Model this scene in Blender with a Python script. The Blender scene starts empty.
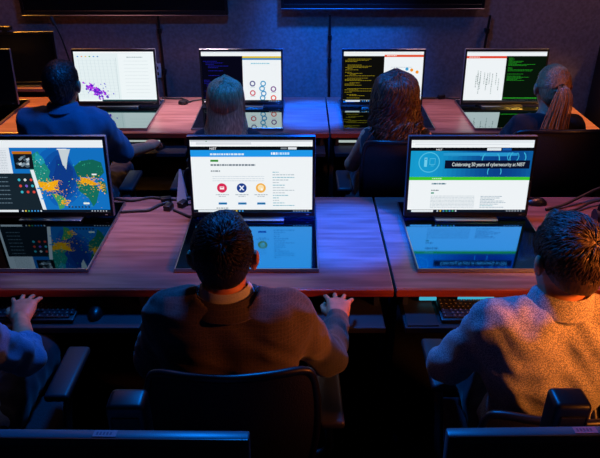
import bpy, bmesh, math, random
import numpy as np
from mathutils import Vector, Matrix, Euler
random.seed(7); RNG = np.random.default_rng(5)
SC = bpy.context.scene
COL = SC.collection
PI = math.pi

# ------------------------------------------------------------------ materials
def lin(c):
    def f(x):
        x /= 255.0
        return x/12.92 if x <= .04045 else ((x+.055)/1.055)**2.4
    return (f(c[0]), f(c[1]), f(c[2]), 1.0)

def mat(name, col, rough=.5, metal=0.0, spec=.5, coat=0.0, coat_rough=.1):
    m = bpy.data.materials.new(name); m.use_nodes = True
    b = m.node_tree.nodes['Principled BSDF']
    b.inputs['Base Color'].default_value = lin(col)
    b.inputs['Roughness'].default_value = rough
    b.inputs['Metallic'].default_value = metal
    b.inputs['Specular IOR Level'].default_value = spec
    b.inputs['Coat Weight'].default_value = coat
    b.inputs['Coat Roughness'].default_value = coat_rough
    return m

def nodes(m):
    return m.node_tree.nodes, m.node_tree.links, m.node_tree.nodes['Principled BSDF']

def add_noise(m, c1, c2, scale=(1, 1, 1), nscale=5., detail=4., bump=0., rough=None, kind='noise', lo=.35, hi=.65, dist=.005):
    n, l, b = nodes(m)
    tc = n.new('ShaderNodeTexCoord'); mp = n.new('ShaderNodeMapping')
    mp.inputs['Scale'].default_value = scale
    l.new(tc.outputs['Object'], mp.inputs['Vector'])
    if kind == 'voronoi':
        t = n.new('ShaderNodeTexVoronoi'); t.inputs['Scale'].default_value = nscale; out = t.outputs['Distance']
    else:
        t = n.new('ShaderNodeTexNoise'); t.inputs['Scale'].default_value = nscale
        t.inputs['Detail'].default_value = detail; out = t.outputs['Fac']
    l.new(mp.outputs['Vector'], t.inputs['Vector'])
    r = n.new('ShaderNodeValToRGB')
    r.color_ramp.elements[0].position = lo; r.color_ramp.elements[0].color = lin(c1)
    r.color_ramp.elements[1].position = hi; r.color_ramp.elements[1].color = lin(c2)
    l.new(out, r.inputs['Fac']); l.new(r.outputs['Color'], b.inputs['Base Color'])
    if bump:
        bp = n.new('ShaderNodeBump'); bp.inputs['Strength'].default_value = bump
        bp.inputs['Distance'].default_value = dist
        l.new(out, bp.inputs['Height']); l.new(bp.outputs['Normal'], b.inputs['Normal'])
    return m

EM = {}
def emis(col, strength=1.0):
    key = (tuple(col), strength)
    if key in EM: return EM[key]
    m = bpy.data.materials.new('screen_light'); m.use_nodes = True
    nt = m.node_tree; nt.nodes.clear()
    e = nt.nodes.new('ShaderNodeEmission'); o = nt.nodes.new('ShaderNodeOutputMaterial')
    e.inputs['Color'].default_value = lin(col); e.inputs['Strength'].default_value = strength
    nt.links.new(e.outputs[0], o.inputs[0])
    EM[key] = m
    return m

M = {}
M['wood'] = add_noise(mat('red_brown_wood', (116, 78, 74), .32, spec=.5), (102, 66, 62), (132, 92, 86), (2.2, 26, 26), 1.6, 6., .04)
M['wood_edge'] = add_noise(mat('wood_edge', (120, 46, 28), .4), (104, 36, 22), (138, 56, 34), (2, 30, 30), 1.5, 5.)
M['laminate'] = mat('dark_laminate', (26, 26, 30), .5)
M['black'] = mat('black_plastic', (14, 14, 16), .38)
M['bezel'] = mat('bezel_plastic', (12, 12, 14), .3)
M['housing'] = mat('dark_grey_housing', (92, 98, 106), .36)
M['glass'] = mat('blue_mirror_glass', (4, 140, 226), .07, metal=1.0)  # black glass, cyan cast of the screen reflection put into its colour
M['glass_dim'] = mat('dim_mirror_glass', (72, 92, 104), .03, metal=1.0)  # same black glass, tinted for a darker screen reflection
M['glass_pale'] = mat('pale_mirror_glass', (150, 172, 172), .03, metal=1.0)  # same black glass, tinted for a whitish screen reflection
M['alu'] = mat('brushed_aluminium', (150, 155, 165), .3, metal=1.0)
M['steel'] = mat('dark_steel', (60, 62, 68), .35, metal=1.0)
M['offscreen'] = mat('dark_screen', (8, 11, 14), .25, spec=.25)
n, l, b = nodes(M['offscreen'])
w = n.new('ShaderNodeTexWave'); w.inputs['Scale'].default_value = 60; w.inputs['Distortion'].default_value = 1.5
tc = n.new('ShaderNodeTexCoord'); l.new(tc.outputs['Object'], w.inputs['Vector'])
bp = n.new('ShaderNodeBump'); bp.inputs['Strength'].default_value = .12; bp.inputs['Distance'].default_value = .002
l.new(w.outputs['Fac'], bp.inputs['Height']); l.new(bp.outputs['Normal'], b.inputs['Normal'])
M['mesh'] = add_noise(mat('chair_mesh', (16, 16, 20), .7), (5, 5, 6), (12, 12, 15), (1, 1, 1), 220., 1., .3)
M['chair_fabric'] = add_noise(mat('chair_fabric', (22, 24, 30), .85), (16, 17, 22), (30, 32, 40), (1, 1, 1), 160., 2., .2)
M['rubber'] = mat('black_rubber', (15, 15, 16), .55)
M['armpad'] = mat('arm_pad', (30, 33, 40), .5)
M['wall'] = add_noise(mat('grey_fabric_wall', (122, 108, 108), .85, spec=.25), (114, 100, 100), (132, 118, 118), (1, 1, 1), 45., 3., .15)
M['paint'] = add_noise(mat('dark_wall_paint', (60, 58, 64), .85, spec=.3), (56, 54, 60), (66, 64, 70), (1, 1, 1), 30., 3., .08)
M['carpet'] = add_noise(mat('charcoal_carpet', (26, 26, 30), .95, spec=.1), (9, 9, 11), (18, 18, 21), (1, 1, 1), 90., 4., .6)
M['ceil'] = add_noise(mat('ceiling_tile', (70, 70, 72), .9, spec=.2), (64, 64, 66), (78, 78, 80), (1, 1, 1), 40., 3., .1)
M['plate'] = mat('outlet_plate', (196, 216, 218), .4)
M['paper'] = mat('white_paper', (225, 228, 230), .7)
M['sticker'] = mat('pink_sticker', (220, 120, 130), .5)
M['sticker_ink'] = mat('sticker_ink', (150, 70, 90), .5)
M['key'] = mat('keycap', (30, 30, 34), .45)
M['keymark'] = mat('keycap_legend', (130, 126, 118), .5)
M['led'] = emis((70, 190, 225), .8)  # made-up glow for the strips under the front desk edge
M['led_white'] = emis((190, 205, 200), .8)  # same made-up glow, whiter, for the back desks

def skin(name, col):
    m = mat(name, col, .5, spec=.4)
    n, l, b = nodes(m)
    b.inputs['Subsurface Weight'].default_value = .1
    b.inputs['Subsurface Radius'].default_value = (.012, .005, .003)
    c2 = tuple(int(v*.88) for v in col)
    return add_noise(m, c2, col, (1, 1, 1), 35., 3., .08, dist=.002)
M['skin_a'] = skin('light_skin', (206, 134, 100))
M['skin_b'] = skin('tan_skin', (188, 132, 102))
M['skin_c'] = skin('warm_skin', (196, 134, 104))
M['eye'] = mat('eye_white', (225, 222, 218), .2)

def hairmat(name, c1, c2, sc=(60, 60, 8), rough=.42):
    m = mat(name, c1, rough, spec=.6)
    return add_noise(m, c1, c2, sc, 3., 5., .35, lo=.3, hi=.7, dist=.004)
M['iris'] = mat('dark_iris', (38, 26, 18), .15)
M['hair_black'] = hairmat('black_hair', (11, 9, 8), (24, 18, 16), (60, 60, 20), .5)
M['hair_brown'] = hairmat('brown_hair', (34, 22, 15), (70, 46, 30), (60, 60, 20), .5)
M['hair_long'] = hairmat('long_light_brown_hair', (104, 70, 50), (206, 152, 112), (70, 70, 4))
M['hair_curly'] = hairmat('curly_dark_hair', (36, 22, 17), (92, 56, 42), (30, 30, 16))
M['hair_blond'] = hairmat('ponytail_hair', (96, 64, 44), (196, 142, 98), (70, 70, 6))

def fabric(name, c1, c2, ns=300., bump=.25, rough=.85, kind='noise', lo=.35, hi=.65):
    m = mat(name, c1, rough, spec=.2)
    m.node_tree.nodes['Principled BSDF'].inputs['Sheen Weight'].default_value = .15
    return add_noise(m, c1, c2, (1, 1, 1), ns, 2., bump, kind=kind, lo=lo, hi=hi, dist=.002)
M['polo'] = fabric('blue_polo_cloth', (52, 92, 120), (66, 108, 138))
M['shirt_white'] = fabric('pale_blue_shirt_cloth', (170, 186, 205), (188, 202, 218))
M['shirt_check'] = fabric('blue_work_shirt_cloth', (84, 112, 146), (108, 132, 164), 240.)
M['jacket_dark'] = fabric('black_jacket_cloth', (24, 25, 30), (34, 35, 42))
M['top_black'] = fabric('black_knit', (20, 20, 24), (30, 30, 36))
M['trousers'] = fabric('dark_trouser_cloth', (26, 27, 34), (36, 37, 46))
M['shoe'] = mat('black_leather_shoe', (18, 16, 15), .35)
# small light speckles on a blue-grey ground
M['shirt_dots'] = fabric('speckled_shirt_cloth', (214, 208, 198), (122, 122, 132), 330., .2, kind='voronoi', lo=.15, hi=.6)
# suit: brown-grey with a faint grid
m = fabric('brown_grey_suit_cloth', (58, 54, 54), (82, 76, 72), 300.)
n, l, b = nodes(m)
ramp = [x for x in n if x.type == 'VALTORGB'][0]
tc = [x for x in n if x.type == 'TEX_COORD'][0]
prev = ramp.outputs['Color']
for ax, sc in (('X', 34), ('Z', 28)):
    w = n.new('ShaderNodeTexWave'); w.bands_direction = ax; w.inputs['Scale'].default_value = sc
    l.new(tc.outputs['Object'], w.inputs['Vector'])
    r = n.new('ShaderNodeValToRGB'); r.color_ramp.elements[0].position = .9; r.color_ramp.elements[1].position = 1.
    l.new(w.outputs['Fac'], r.inputs['Fac'])
    mx = n.new('ShaderNodeMixRGB'); mx.inputs['Color2'].default_value = lin((96, 84, 76))
    ml = n.new('ShaderNodeMath'); ml.operation = 'MULTIPLY'; ml.inputs[1].default_value = .5
    l.new(r.outputs['Color'], ml.inputs[0]); l.new(ml.outputs[0], mx.inputs['Fac'])
    l.new(prev, mx.inputs['Color1']); prev = mx.outputs['Color']
l.new(prev, b.inputs['Base Color'])
M['suit'] = m

# ------------------------------------------------------------------ mesh helpers
def link(o, parent=None):
    COL.objects.link(o)
    if parent: o.parent = parent
    return o

def obj(name, bm, m, parent=None, smooth=False, loc=None, rot=None):
    me = bpy.data.meshes.new(name)
    bmesh.ops.recalc_face_normals(bm, faces=bm.faces)
    bm.to_mesh(me); bm.free()
    for x in (m if isinstance(m, (list, tuple)) else [m]): me.materials.append(x)
    if smooth:
        me.shade_smooth()
        me.set_sharp_from_angle(angle=math.radians(38))
    o = bpy.data.objects.new(name, me)
    if loc: o.location = loc
    if rot: o.rotation_euler = rot
    return link(o, parent)

def tag(o, label, cat, group=None):
    o['label'] = label; o['category'] = cat
    if group: o['group'] = group
    return o

def thing(name, label, cat, loc=(0, 0, 0), rz=0., group=None):
    o = bpy.data.objects.new(name, None); o.empty_display_size = .05
    o.location = loc; o.rotation_euler = (0, 0, rz)
    return tag(link(o), label, cat, group)

def struct(name, bm, m, **k):
    o = obj(name, bm, m, **k); o['kind'] = 'structure'
    return o

def BM(): return bmesh.new()

def box(bm, x0, x1, y0, y1, z0, z1, bev=0., seg=2, mi=0, mtx=None):
    r = bmesh.ops.create_cube(bm, size=1.0)
    vs = r['verts']
    for v in vs:
        v.co = Vector(((x0+x1)/2+v.co.x*(x1-x0), (y0+y1)/2+v.co.y*(y1-y0), (z0+z1)/2+v.co.z*(z1-z0)))
    fs = set(f for v in vs for f in v.link_faces)
    for f in fs: f.material_index = mi
    if bev > 0:
        es = list(set(e for v in vs for e in v.link_edges))
        g = bmesh.ops.bevel(bm, geom=es, offset=bev, segments=seg, profile=.5, affect='EDGES')
        for f in g['faces']: f.material_index = mi
        vs = list(set(v for f in g['faces'] for v in f.verts) | set(v for v in vs if v.is_valid))
    if mtx:
        for v in vs: v.co = mtx @ v.co
    return bm

def catmull(pts, n=8):
    P = [Vector(p) for p in pts]
    if len(P) < 3: return P
    Q = [P[0]*2-P[1]] + P + [P[-1]*2-P[-2]]
    out = []
    for i in range(1, len(Q)-2):
        p0, p1, p2, p3 = Q[i-1:i+3]
        for k in range(n):
            t = k/n
            out.append(.5*((2*p1)+(p2-p0)*t+(2*p0-5*p1+4*p2-p3)*t*t+(3*p1-p0-3*p2+p3)*t**3))
    out.append(P[-1])
    return out

def tube(bm, pts, r, seg=10, smooth=True, mi=0, n=8):
    P = catmull(pts, n) if smooth else [Vector(p) for p in pts]
    R = r if isinstance(r, (list, tuple)) else [r]*len(P)
    if len(R) != len(P): R = [R[0]+(R[-1]-R[0])*i/(len(P)-1) for i in range(len(P))]
    rings = []; up = None
    for i, p in enumerate(P):
        t = (P[min(i+1, len(P)-1)]-P[max(i-1, 0)]).normalized()
        if up is None: up = t.orthogonal().normalized()
        up = (up-t*up.dot(t)).normalized(); s = t.cross(up)
        rings.append([bm.verts.new(p+(up*math.cos(a)+s*math.sin(a))*R[i]) for a in [2*PI*k/seg for k in range(seg)]])
    for a, b2 in zip(rings, rings[1:]):
        for k in range(seg):
            bm.faces.new((a[k], a[(k+1) % seg], b2[(k+1) % seg], b2[k])).material_index = mi
    bm.faces.new(rings[0][::-1]).material_index = mi; bm.faces.new(rings[-1]).material_index = mi
    return bm

def lathe(bm, prof, c=(0, 0, 0), seg=24, mi=0):
    rings = []
    for r, z in prof:
        rings.append([bm.verts.new((c[0]+r*math.cos(2*PI*k/seg), c[1]+r*math.sin(2*PI*k/seg), c[2]+z)) for k in range(seg)])
    for a, b2 in zip(rings, rings[1:]):
        for k in range(seg):
            bm.faces.new((a[k], a[(k+1) % seg], b2[(k+1) % seg], b2[k])).material_index = mi
    bm.faces.new(rings[0][::-1]); bm.faces.new(rings[-1])
    return bm

# ------------------------------------------------------------------ the room
YW = 4.95
struct('floor', box(BM(), -3.6, 3.4, -1.8, YW, -.05, 0), M['carpet'])
struct('ceiling', box(BM(), -3.6, 3.4, -1.8, YW, 3.0, 3.05), M['ceil'])
struct('wall_back', box(BM(), -3.6, 3.4, YW, YW+.1, 0, 3.0), M['wall'])
struct('wall_left', box(BM(), -3.7, -3.6, -1.8, YW, 0, 3.0), M['paint'])
struct('wall_right', box(BM(), 3.4, 3.5, -1.8, YW, 0, 3.0), M['paint'])
struct('wall_front', box(BM(), -3.6, 3.4, -1.9, -1.8, 0, 3.0), M['paint'])
struct('baseboard_back', box(BM(), -3.6, 3.4, YW-.015, YW, 0, .1, .004), M['black'])

# ------------------------------------------------------------------ screens
class Screen:
    """flat picture on a screen: u right 0..1, v down 0..1, mesh in XZ facing -Y"""
    def __init__(s, w, h): s.w, s.h, s.bm, s.mats, s.idx = w, h, BM(), [], {}
    def mi(s, col):
        if isinstance(col, bpy.types.Material): k = col.name
        else: k = tuple(col)
        if k not in s.idx:
            s.idx[k] = len(s.mats); s.mats.append(col if isinstance(col, bpy.types.Material) else emis(col))
        return s.idx[k]
    def P(s, u, v, L): return ((u-.5)*s.w, -.00025*L, (1-v)*s.h)
    def poly(s, pts, col, L=1):
        vs = [s.bm.verts.new(s.P(u, v, L)) for u, v in pts]
        f = s.bm.faces.new(vs); f.material_index = s.mi(col)
        f.normal_update()
        if f.normal.y > 0: f.normal_flip()
    def rect(s, u0, v0, u1, v1, col, L=1): s.poly([(u0, v0), (u0, v1), (u1, v1), (u1, v0)], col, L)
    def disc(s, u, v, r, col, L=2, n=18, asp=None):
        a = s.w/s.h
        s.poly([(u+r*math.cos(2*PI*k/n), v+r*a*math.sin(2*PI*k/n)) for k in range(n)], col, L)
    def ring(s, u, v, r, r2, col, L=2, n=22):
        a = s.w/s.h
        for k in range(n):
            p = 2*PI*k/n; q = 2*PI*(k+1)/n
            s.poly([(u+r*math.cos(p), v+r*a*math.sin(p)), (u+r*math.cos(q), v+r*a*math.sin(q)),
                    (u+r2*math.cos(q), v+r2*a*math.sin(q)), (u+r2*math.cos(p), v+r2*a*math.sin(p))], col, L)
    def text(s, t, u, v, h, col, L=3, width=None):
        cu = bpy.data.curves.new('t', 'FONT'); cu.body = t; cu.size = 1.0
        o = bpy.data.objects.new('t', cu); COL.objects.link(o)
        dg = bpy.context.evaluated_depsgraph_get(); dg.update()
        me = bpy.data.meshes.new_from_object(o.evaluated_get(dg))
        xs = [q.co.x for q in me.vertices]; W = max(xs)-min(xs)
        sy = h/.7; sx = sy*s.h/s.w
        if width: sx = width/W
        x0 = min(xs); vs = [s.bm.verts.new(s.P(u+(q.co.x-x0)*sx, v-q.co.y*sy, L)) for q in me.vertices]
        for p in me.polygons:
            try:
                f = s.bm.faces.new([vs[i] for i in p.vertices]); f.material_index = s.mi(col)
                f.normal_update()
                if f.normal.y > 0: f.normal_flip()
            except ValueError: pass
        bpy.data.objects.remove(o); bpy.data.curves.remove(cu); bpy.data.meshes.remove(me)
    def greek(s, u0, v, u1, h, col, L=2, rnd=random):
        u = u0
        while u < u1:
            wd = rnd.uniform(.008, .03); s.rect(u, v, min(u+wd, u1), v+h, col, L); u += wd+.005
    def build(s, name, parent, loc, rot):
        me = bpy.data.meshes.new(name); s.bm.to_mesh(me); s.bm.free()
        for m_ in s.mats: me.materials.append(m_)
        o = bpy.data.objects.new(name, me); o.location = loc; o.rotation_euler = rot
        return link(o, parent)

WHITE = (238, 243, 246); PAGE = (226, 235, 242)
def taskbar(s, col=(14, 24, 38)):
    s.rect(0, .962, 1, 1, col, 4)
    s.rect(.035, .966, .22, .996, (225, 232, 238), 5)
    for k in range(7): s.rect(.25+k*.026, .97, .262+k*.026, .992, random.choice([(60, 150, 220), (220, 190, 70), (200, 210, 220), (60, 170, 120)]), 5)
    for k in range(6): s.rect(.84+k*.024, .974, .85+k*.024, .988, (190, 200, 210), 5)

def scr_map(s):           # world map with flights, left front
    rr = random.Random(3)
    s.rect(0, 0, 1, 1, (18, 110, 190), 0)
    s.rect(0, 0, 1, .10, (232, 238, 242), 4)
    s.rect(0, .1, .23, 1, (224, 231, 238), 3)
    for k in range(14): s.greek(.06, .14+k*.022, .2, .006, (170, 180, 190), 5, rr)
    # ocean depth bands
    for k, c in enumerate([(14, 94, 178), (12, 78, 160), (12, 66, 146), (14, 56, 132)]):
        s.poly([(.60+k*.012+.02*math.sin(a*3+k)+(.17-.03*k)*math.cos(a), .5+(.42-.06*k)*math.sin(a)) for a in [2*PI*i/20 for i in range(20)]], c, .3+.2*k)
    g1, g2, g3 = (28, 132, 120), (20, 108, 92), (60, 150, 96)
    L = 1.6
    s.poly([(.46, .15), (.50, .30), (.54, .42), (.52, .50), (.56, .58), (.50, .66), (.46, .70), (.40, .66), (.36, .52), (.38, .36), (.40, .2)], g1, L)
    s.poly([(.44, .16), (.49, .22), (.51, .3), (.47, .34), (.43, .26)], (30, 150, 170), L+.2)
    s.poly([(.52, .73), (.60, .76), (.64, .82), (.61, .94), (.57, .96), (.56, .86)], g3, L)
    s.poly([(.63, .12), (.73, .12), (.70, .24), (.675, .40), (.65, .33)], (196, 208, 214), L)
    s.poly([(.74, .36), (.80, .28), (.90, .26), (.97, .30), (.985, .44), (.93, .52), (.86, .50), (.76, .50)], (18, 98, 84), L)
    s.poly([(.74, .56), (.84, .54), (.90, .60), (.93, .68), (.89, .86), (.86, .92), (.83, .80), (.76, .70)], g2, L)
    s.poly([(.92, .54), (.985, .58), (.99, .74), (.95, .70)], g2, L)
    def cloud(cx, cy, rx, ry, n_, cols, sz):
        for _ in range(n_):
            a = rr.gauss(0, .5); b_ = rr.gauss(0, .5)
            u, v = cx+a*rx, cy+b_*ry; d = rr.uniform(.4, 1)*sz
            if not (.3 < u < .985 and .12 < v < .94): continue
            s.rect(u, v, u+d, v+d*1.5, rr.choice(cols), 2.4)
    OR = [(240, 170, 20), (225, 150, 20), (250, 190, 40)]
    s.poly([(.42, .56), (.50, .58), (.60, .54), (.585, .60), (.55, .64), (.57, .68), (.50, .70), (.44, .66)], OR[0], 2.2)
    s.poly([(.78, .50), (.84, .52), (.88, .56), (.93, .60), (.88, .62), (.82, .58), (.785, .60)], OR[1], 2.2)
    cloud(.50, .62, .12, .09, 170, OR, .011); cloud(.84, .55, .09, .07, 150, OR, .010)
    cloud(.95, .64, .06, .06, 60, OR, .010); cloud(.62, .84, .04, .05, 40, OR, .012)
    cloud(.57, .72, .10, .10, 40, OR, .008); cloud(.44, .42, .09, .3, 70, [(90, 200, 190), (60, 190, 160), (220, 230, 220)], .008)
    cloud(.80, .72, .12, .3, 60, [(70, 180, 120), (210, 170, 60)], .007); cloud(.8, .40, .2, .2, 60, [(60, 190, 150), (30, 90, 100)], .008)
    s.rect(.62, .115, .7, .13, (220, 228, 232), 3); s.rect(.88, .455, .92, .475, (230, 235, 238), 3); s.rect(.78, .86, .83, .885, (230, 238, 230), 3)
    for k in range(7): s.disc(.655+k*.028, .925, .008, (30, 40, 50), 3, 8)
    # picture card, start menu, tiles
    s.rect(.25, .15, .41, .185, (190, 110, 20), 4.2); s.rect(.255, .185, .41, .39, (16, 22, 30), 4.2)
    for k in range(16):
        a = rr.uniform(.26, .38); v = .2+rr.random()*.16
        s.poly([(a, v), (a+.03, v-.02), (a+.03, v+.012), (a+.01, v+.025)], rr.choice([(190, 205, 215), (120, 140, 155), (70, 90, 105)]), 4.5)
    s.poly([(.02, .45), (.02, .962), (.43, .962), (.375, .45)], (22, 36, 46), 5)
    s.poly([(.375, .4), (.405, .4), (.46, .962), (.43, .962)], (226, 233, 238), 4.6)
    s.rect(.41, .65, .455, .668, (50, 140, 215), 5); s.rect(.43, .80, .46, .815, (50, 140, 215), 5)
    for r_ in range(3):
        for c_ in range(3): s.disc(.27+c_*.05+r_*.004, .54+r_*.085, .012, rr.choice([(220, 70, 60), (70, 150, 220), (210, 215, 220), (120, 90, 200), (60, 180, 200)]), 5.5, 10)
    for k in range(7): s.greek(.06, .5+k*.06, .18, .012, (90, 110, 125), 5.5, rr)
    taskbar(s)

def scr_web(s):           # white page with three round icons
    s.rect(0, 0, 1, 1, WHITE, 0)
    s.rect(0, .0, 1, .025, (205, 212, 220), 1); s.rect(.05, .03, .5, .06, (216, 222, 228), 1); s.rect(.13, .01, .14, .022, (60, 140, 90), 2)
    s.rect(0, .085, 1, .135, (10, 14, 18), 1); s.text('NIST', .16, .128, .03, WHITE, 2, .055)
    s.rect(.74, .098, .79, .122, (120, 128, 134), 2); s.rect(.8, .095, .87, .125, (222, 228, 232), 2)
    s.rect(0, .135, 1, .225, (30, 150, 232), 1)
    s.greek(.16, .178, .44, .024, (214, 234, 248), 2); s.greek(.66, .165, .72, .03, (240, 246, 250), 2); s.greek(.73, .165, .81, .03, (190, 225, 248), 2)
    s.rect(.16, .265, .225, .292, (40, 140, 40), 1)
    s.greek(.16, .325, .53, .022, (90, 108, 122), 1); s.greek(.16, .41, .235, .018, (120, 132, 142), 1)
    for k in range(3): s.greek(.17, .49+k*.03, .6, .008, (196, 208, 218), 1)
    for u, c in ((.245, (214, 40, 84)), (.41, (24, 60, 140)), (.57, (240, 176, 74))):
        s.disc(u, .655, .042, c, 1)
        if u < .3: s.rect(u-.018, .635, u+.018, .675, (250, 236, 240), 2); s.rect(u-.012, .643, u+.012, .652, c, 3)
        elif u < .5:
            s.poly([(u-.022, .625), (u-.012, .62), (u+.022, .685), (u+.012, .69)], (235, 240, 250), 2)
            s.poly([(u+.022, .625), (u+.012, .62), (u-.022, .685), (u-.012, .69)], (235, 240, 250), 2)
        else: s.disc(u, .65, .026, (250, 226, 180), 2); s.rect(u, .66, u+.016, .69, (250, 250, 244), 3)
        s.greek(u-.055, .745, u+.055, .010, (150, 164, 176), 1); s.greek(u-.03, .768, u+.03, .010, (170, 180, 190), 1)
        s.rect(u-.034, .86, u+.036, .89, (30, 110, 176), 1)
    s.greek(.19, .935, .29, .012, (110, 124, 136), 1)
    for k in range(14):
        s.greek(.67, .43+k*.036, .67+random.choice([.05, .1, .13, .18]), .010, random.choice([(150, 170, 182), (90, 170, 190), (170, 184, 194)]), 1)
    taskbar(s)

def scr_banner(s):        # page with blue banner, right front
    s.rect(0, 0, 1, 1, WHITE, 0)
    s.rect(0, .02, 1, .03, (206, 214, 222), 1); s.rect(.03, .05, .8, .065, (222, 228, 233), 1)
    s.rect(0, .1, 1, .145, (10, 12, 18), 1); s.text('NIST', .205, .14, .026, WHITE, 2, .05)
    s.rect(.62, .106, .735, .14, (226, 232, 236), 2); s.rect(.745, .106, .82, .14, (20, 84, 160), 2)
    n_ = 26
    for k in range(n_):
        t = k/(n_-1); f = .5+.5*math.sin(1.2+t*4.6)
        c = (int(10+12*f), int(66+88*f), int(136+70*f))
        s.rect(k/n_, .145, (k+1)/n_, .50, c, 1)
    cy = (80, 190, 226)
    s.ring(.155, .30, .088, .080, cy, 2)
    s.rect(.115, .235, .138, .36, (110, 205, 235), 2); s.rect(.12, .25, .133, .262, (20, 90, 150), 3)
    for a in ((.158, .245, .205, .253), (.158, .325, .205, .333), (.158, .245, .162, .33), (.201, .245, .205, .33), (.17, .345, .195, .352)): s.rect(*a, cy, 2)
    s.ring(.05, .48, .06, .054, (60, 160, 210), 1.5, 16) if False else None
    for (u, v, r) in ((.66, .26, .075), (.88, .24, .07), (.7, .43, .06), (.84, .22, .05)):
        for k in range(16):
            p = 2*PI*k/16; q = 2*PI*(k+1)/16; a = 1.6
            pts = [(u+r*math.cos(p), v+r*a*math.sin(p)), (u+r*math.cos(q), v+r*a*math.sin(q)), (u+.88*r*math.cos(q), v+.88*r*a*math.sin(q)), (u+.88*r*math.cos(p), v+.88*r*a*math.sin(p))]
            if all(.15 < y < .49 and x < .99 for x, y in pts): s.poly(pts, (60, 178, 216), 2)
    for k in range(10): s.rect(.25+random.random()*.6, .16+random.random()*.06, .26+random.random()*.7, .163+random.random()*.06, (40, 150, 205), 1.5)
    s.rect(.285, .272, .985, .385, (10, 16, 40), 3)
    s.text('Celebrating 50 years of cybersecurity at NIST', .345, .35, .048, (226, 238, 244), 5, .60)
    s.rect(0, .50, 1, .545, (60, 196, 40), 2); s.greek(.19, .515, .27, .016, (190, 240, 180), 3)
    s.greek(.19, .585, .31, .02, (60, 110, 130), 2); s.greek(.19, .68, .255, .014, (100, 115, 125), 2); s.rect(.19, .715, .215, .735, (40, 150, 120), 2)
    for k in range(9): s.greek(.19, .765+k*.02, .56, .007, (176, 190, 200), 2)
    for k in range(8): s.greek(.61, .77+k*.022, .61+random.uniform(.1, .22), .008, random.choice([(120, 150, 170), (110, 180, 190)]), 2)
    taskbar(s)

def scr_purple(s):        # pale map with purple clusters
    rr = random.Random(8)
    s.rect(0, 0, 1, 1, (228, 240, 242), 0); s.rect(.55, .04, 1, .96, (238, 246, 248), 1)
    s.rect(0, 0, 1, .035, (244, 248, 250), 1)
    for k, c in enumerate([(40, 140, 220), (230, 140, 60), (230, 190, 60), (90, 170, 90), (60, 150, 220), (60, 130, 190)]): s.rect(.04+k*.05, .085, .058+k*.05, .105, c, 2)
    for k in range(12): s.rect(.02, .17+k*.062, .52, .172+k*.062, (190, 208, 214), 1.5)
    for k in range(10): s.poly([(.05+k*.05, .14), (.053+k*.05, .14), (.075+k*.05, .9), (.072+k*.05, .9)], (200, 216, 222), 1.5)
    s.rect(.52, .12, .523, .95, (170, 190, 196), 2)
    s.greek(.66, .1, .86, .016, (150, 170, 176), 2)
    for k in range(10): s.greek(.62, .18+k*.07, .92, .007, (206, 218, 222), 2)
    for _ in range(130):
        t = rr.random(); u = .13+t*.19+rr.gauss(0, .03); v = .66+t*.22+rr.gauss(0, .035)
        s.disc(u, v, rr.uniform(.006, .016), rr.choice([(110, 30, 210), (150, 40, 220), (80, 30, 190), (180, 60, 230)]), 2+.004*_, 8)
    for _ in range(16): s.disc(rr.uniform(.08, .46), rr.uniform(.62, .86), .007, (90, 70, 210), 2, 8)
    s.rect(0, .955, .3, .985, (244, 250, 252), 3); s.rect(.3, .955, 1, .985, (20, 60, 66), 3)
    s.rect(0, .985, 1, 1, (16, 24, 34), 4)

def term(s, u0, u1, bg, fg, rows, seed, v0=.12, v1=.93, dens=.8):
    rr = random.Random(seed)
    s.rect(u0, .085, u1, .96, bg, 1)
    for k in range(rows):
        v = v0+(v1-v0)*k/rows
        if rr.random() > dens: continue
        ind = rr.choice([0, 0, .03, .06])*(u1-u0)*2
        s.greek(u0+.02+ind, v, u0+.02+ind+rr.uniform(.12, .85)*(u1-u0-.06-ind), (v1-v0)/rows*.36, fg, 2, rr)

def scr_term_blue(s):
    s.rect(0, 0, 1, 1, WHITE, 0)
    s.rect(0, .0, 1, .02, (210, 218, 224), 1)
    term(s, 0, .515, (6, 6, 22), (26, 26, 130), 26, 2, dens=.65)
    s.rect(.515, .09, 1, .125, (222, 192, 40), 2); s.rect(.515, .125, 1, .16, (44, 130, 190), 2)
    s.greek(.62, .22, .86, .02, (130, 196, 216), 2); s.rect(.55, .26, .95, .262, (215, 222, 226), 2)
    for (u, v, c) in ((.635, .63, (60, 60, 130)), (.77, .63, (40, 150, 200)), (.9, .74, (120, 60, 140)), (.635, .82, (200, 50, 80)), (.755, .73, (40, 150, 200)), (.775, .83, (40, 140, 200)), (.9, .92, (224, 70, 50)), (.76, .92, (40, 150, 200))):
        s.ring(u, v, .036, .022, c, 2); s.rect(u-.03, v+.065, u+.03, v+.075, (170, 190, 200), 2)
    taskbar(s)

def scr_term_yellow(s):
    s.rect(0, 0, 1, 1, WHITE, 0)
    s.rect(0, 0, 1, .05, (236, 240, 242), 1)
    term(s, .0, .51, (12, 12, 10), (150, 132, 26), 34, 5, .14, .94, .7)
    s.rect(.51, .06, 1, .105, (224, 84, 50), 2); s.greek(.54, .07, .66, .018, (250, 220, 210), 3)
    s.greek(.6, .30, .86, .008, (160, 180, 190), 2)
    for (u, v, c) in ((.86, .36, (240, 150, 40)), (.8, .34, (60, 160, 210)), (.93, .40, (240, 150, 40)), (.66, .4, (220, 190, 60)), (.72, .5, (90, 170, 120))): s.disc(u, v, .02, c, 2)
    for k in range(8): s.greek(.56, .55+k*.045, .94, .008, (190, 202, 208), 2)
    taskbar(s)

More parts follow.
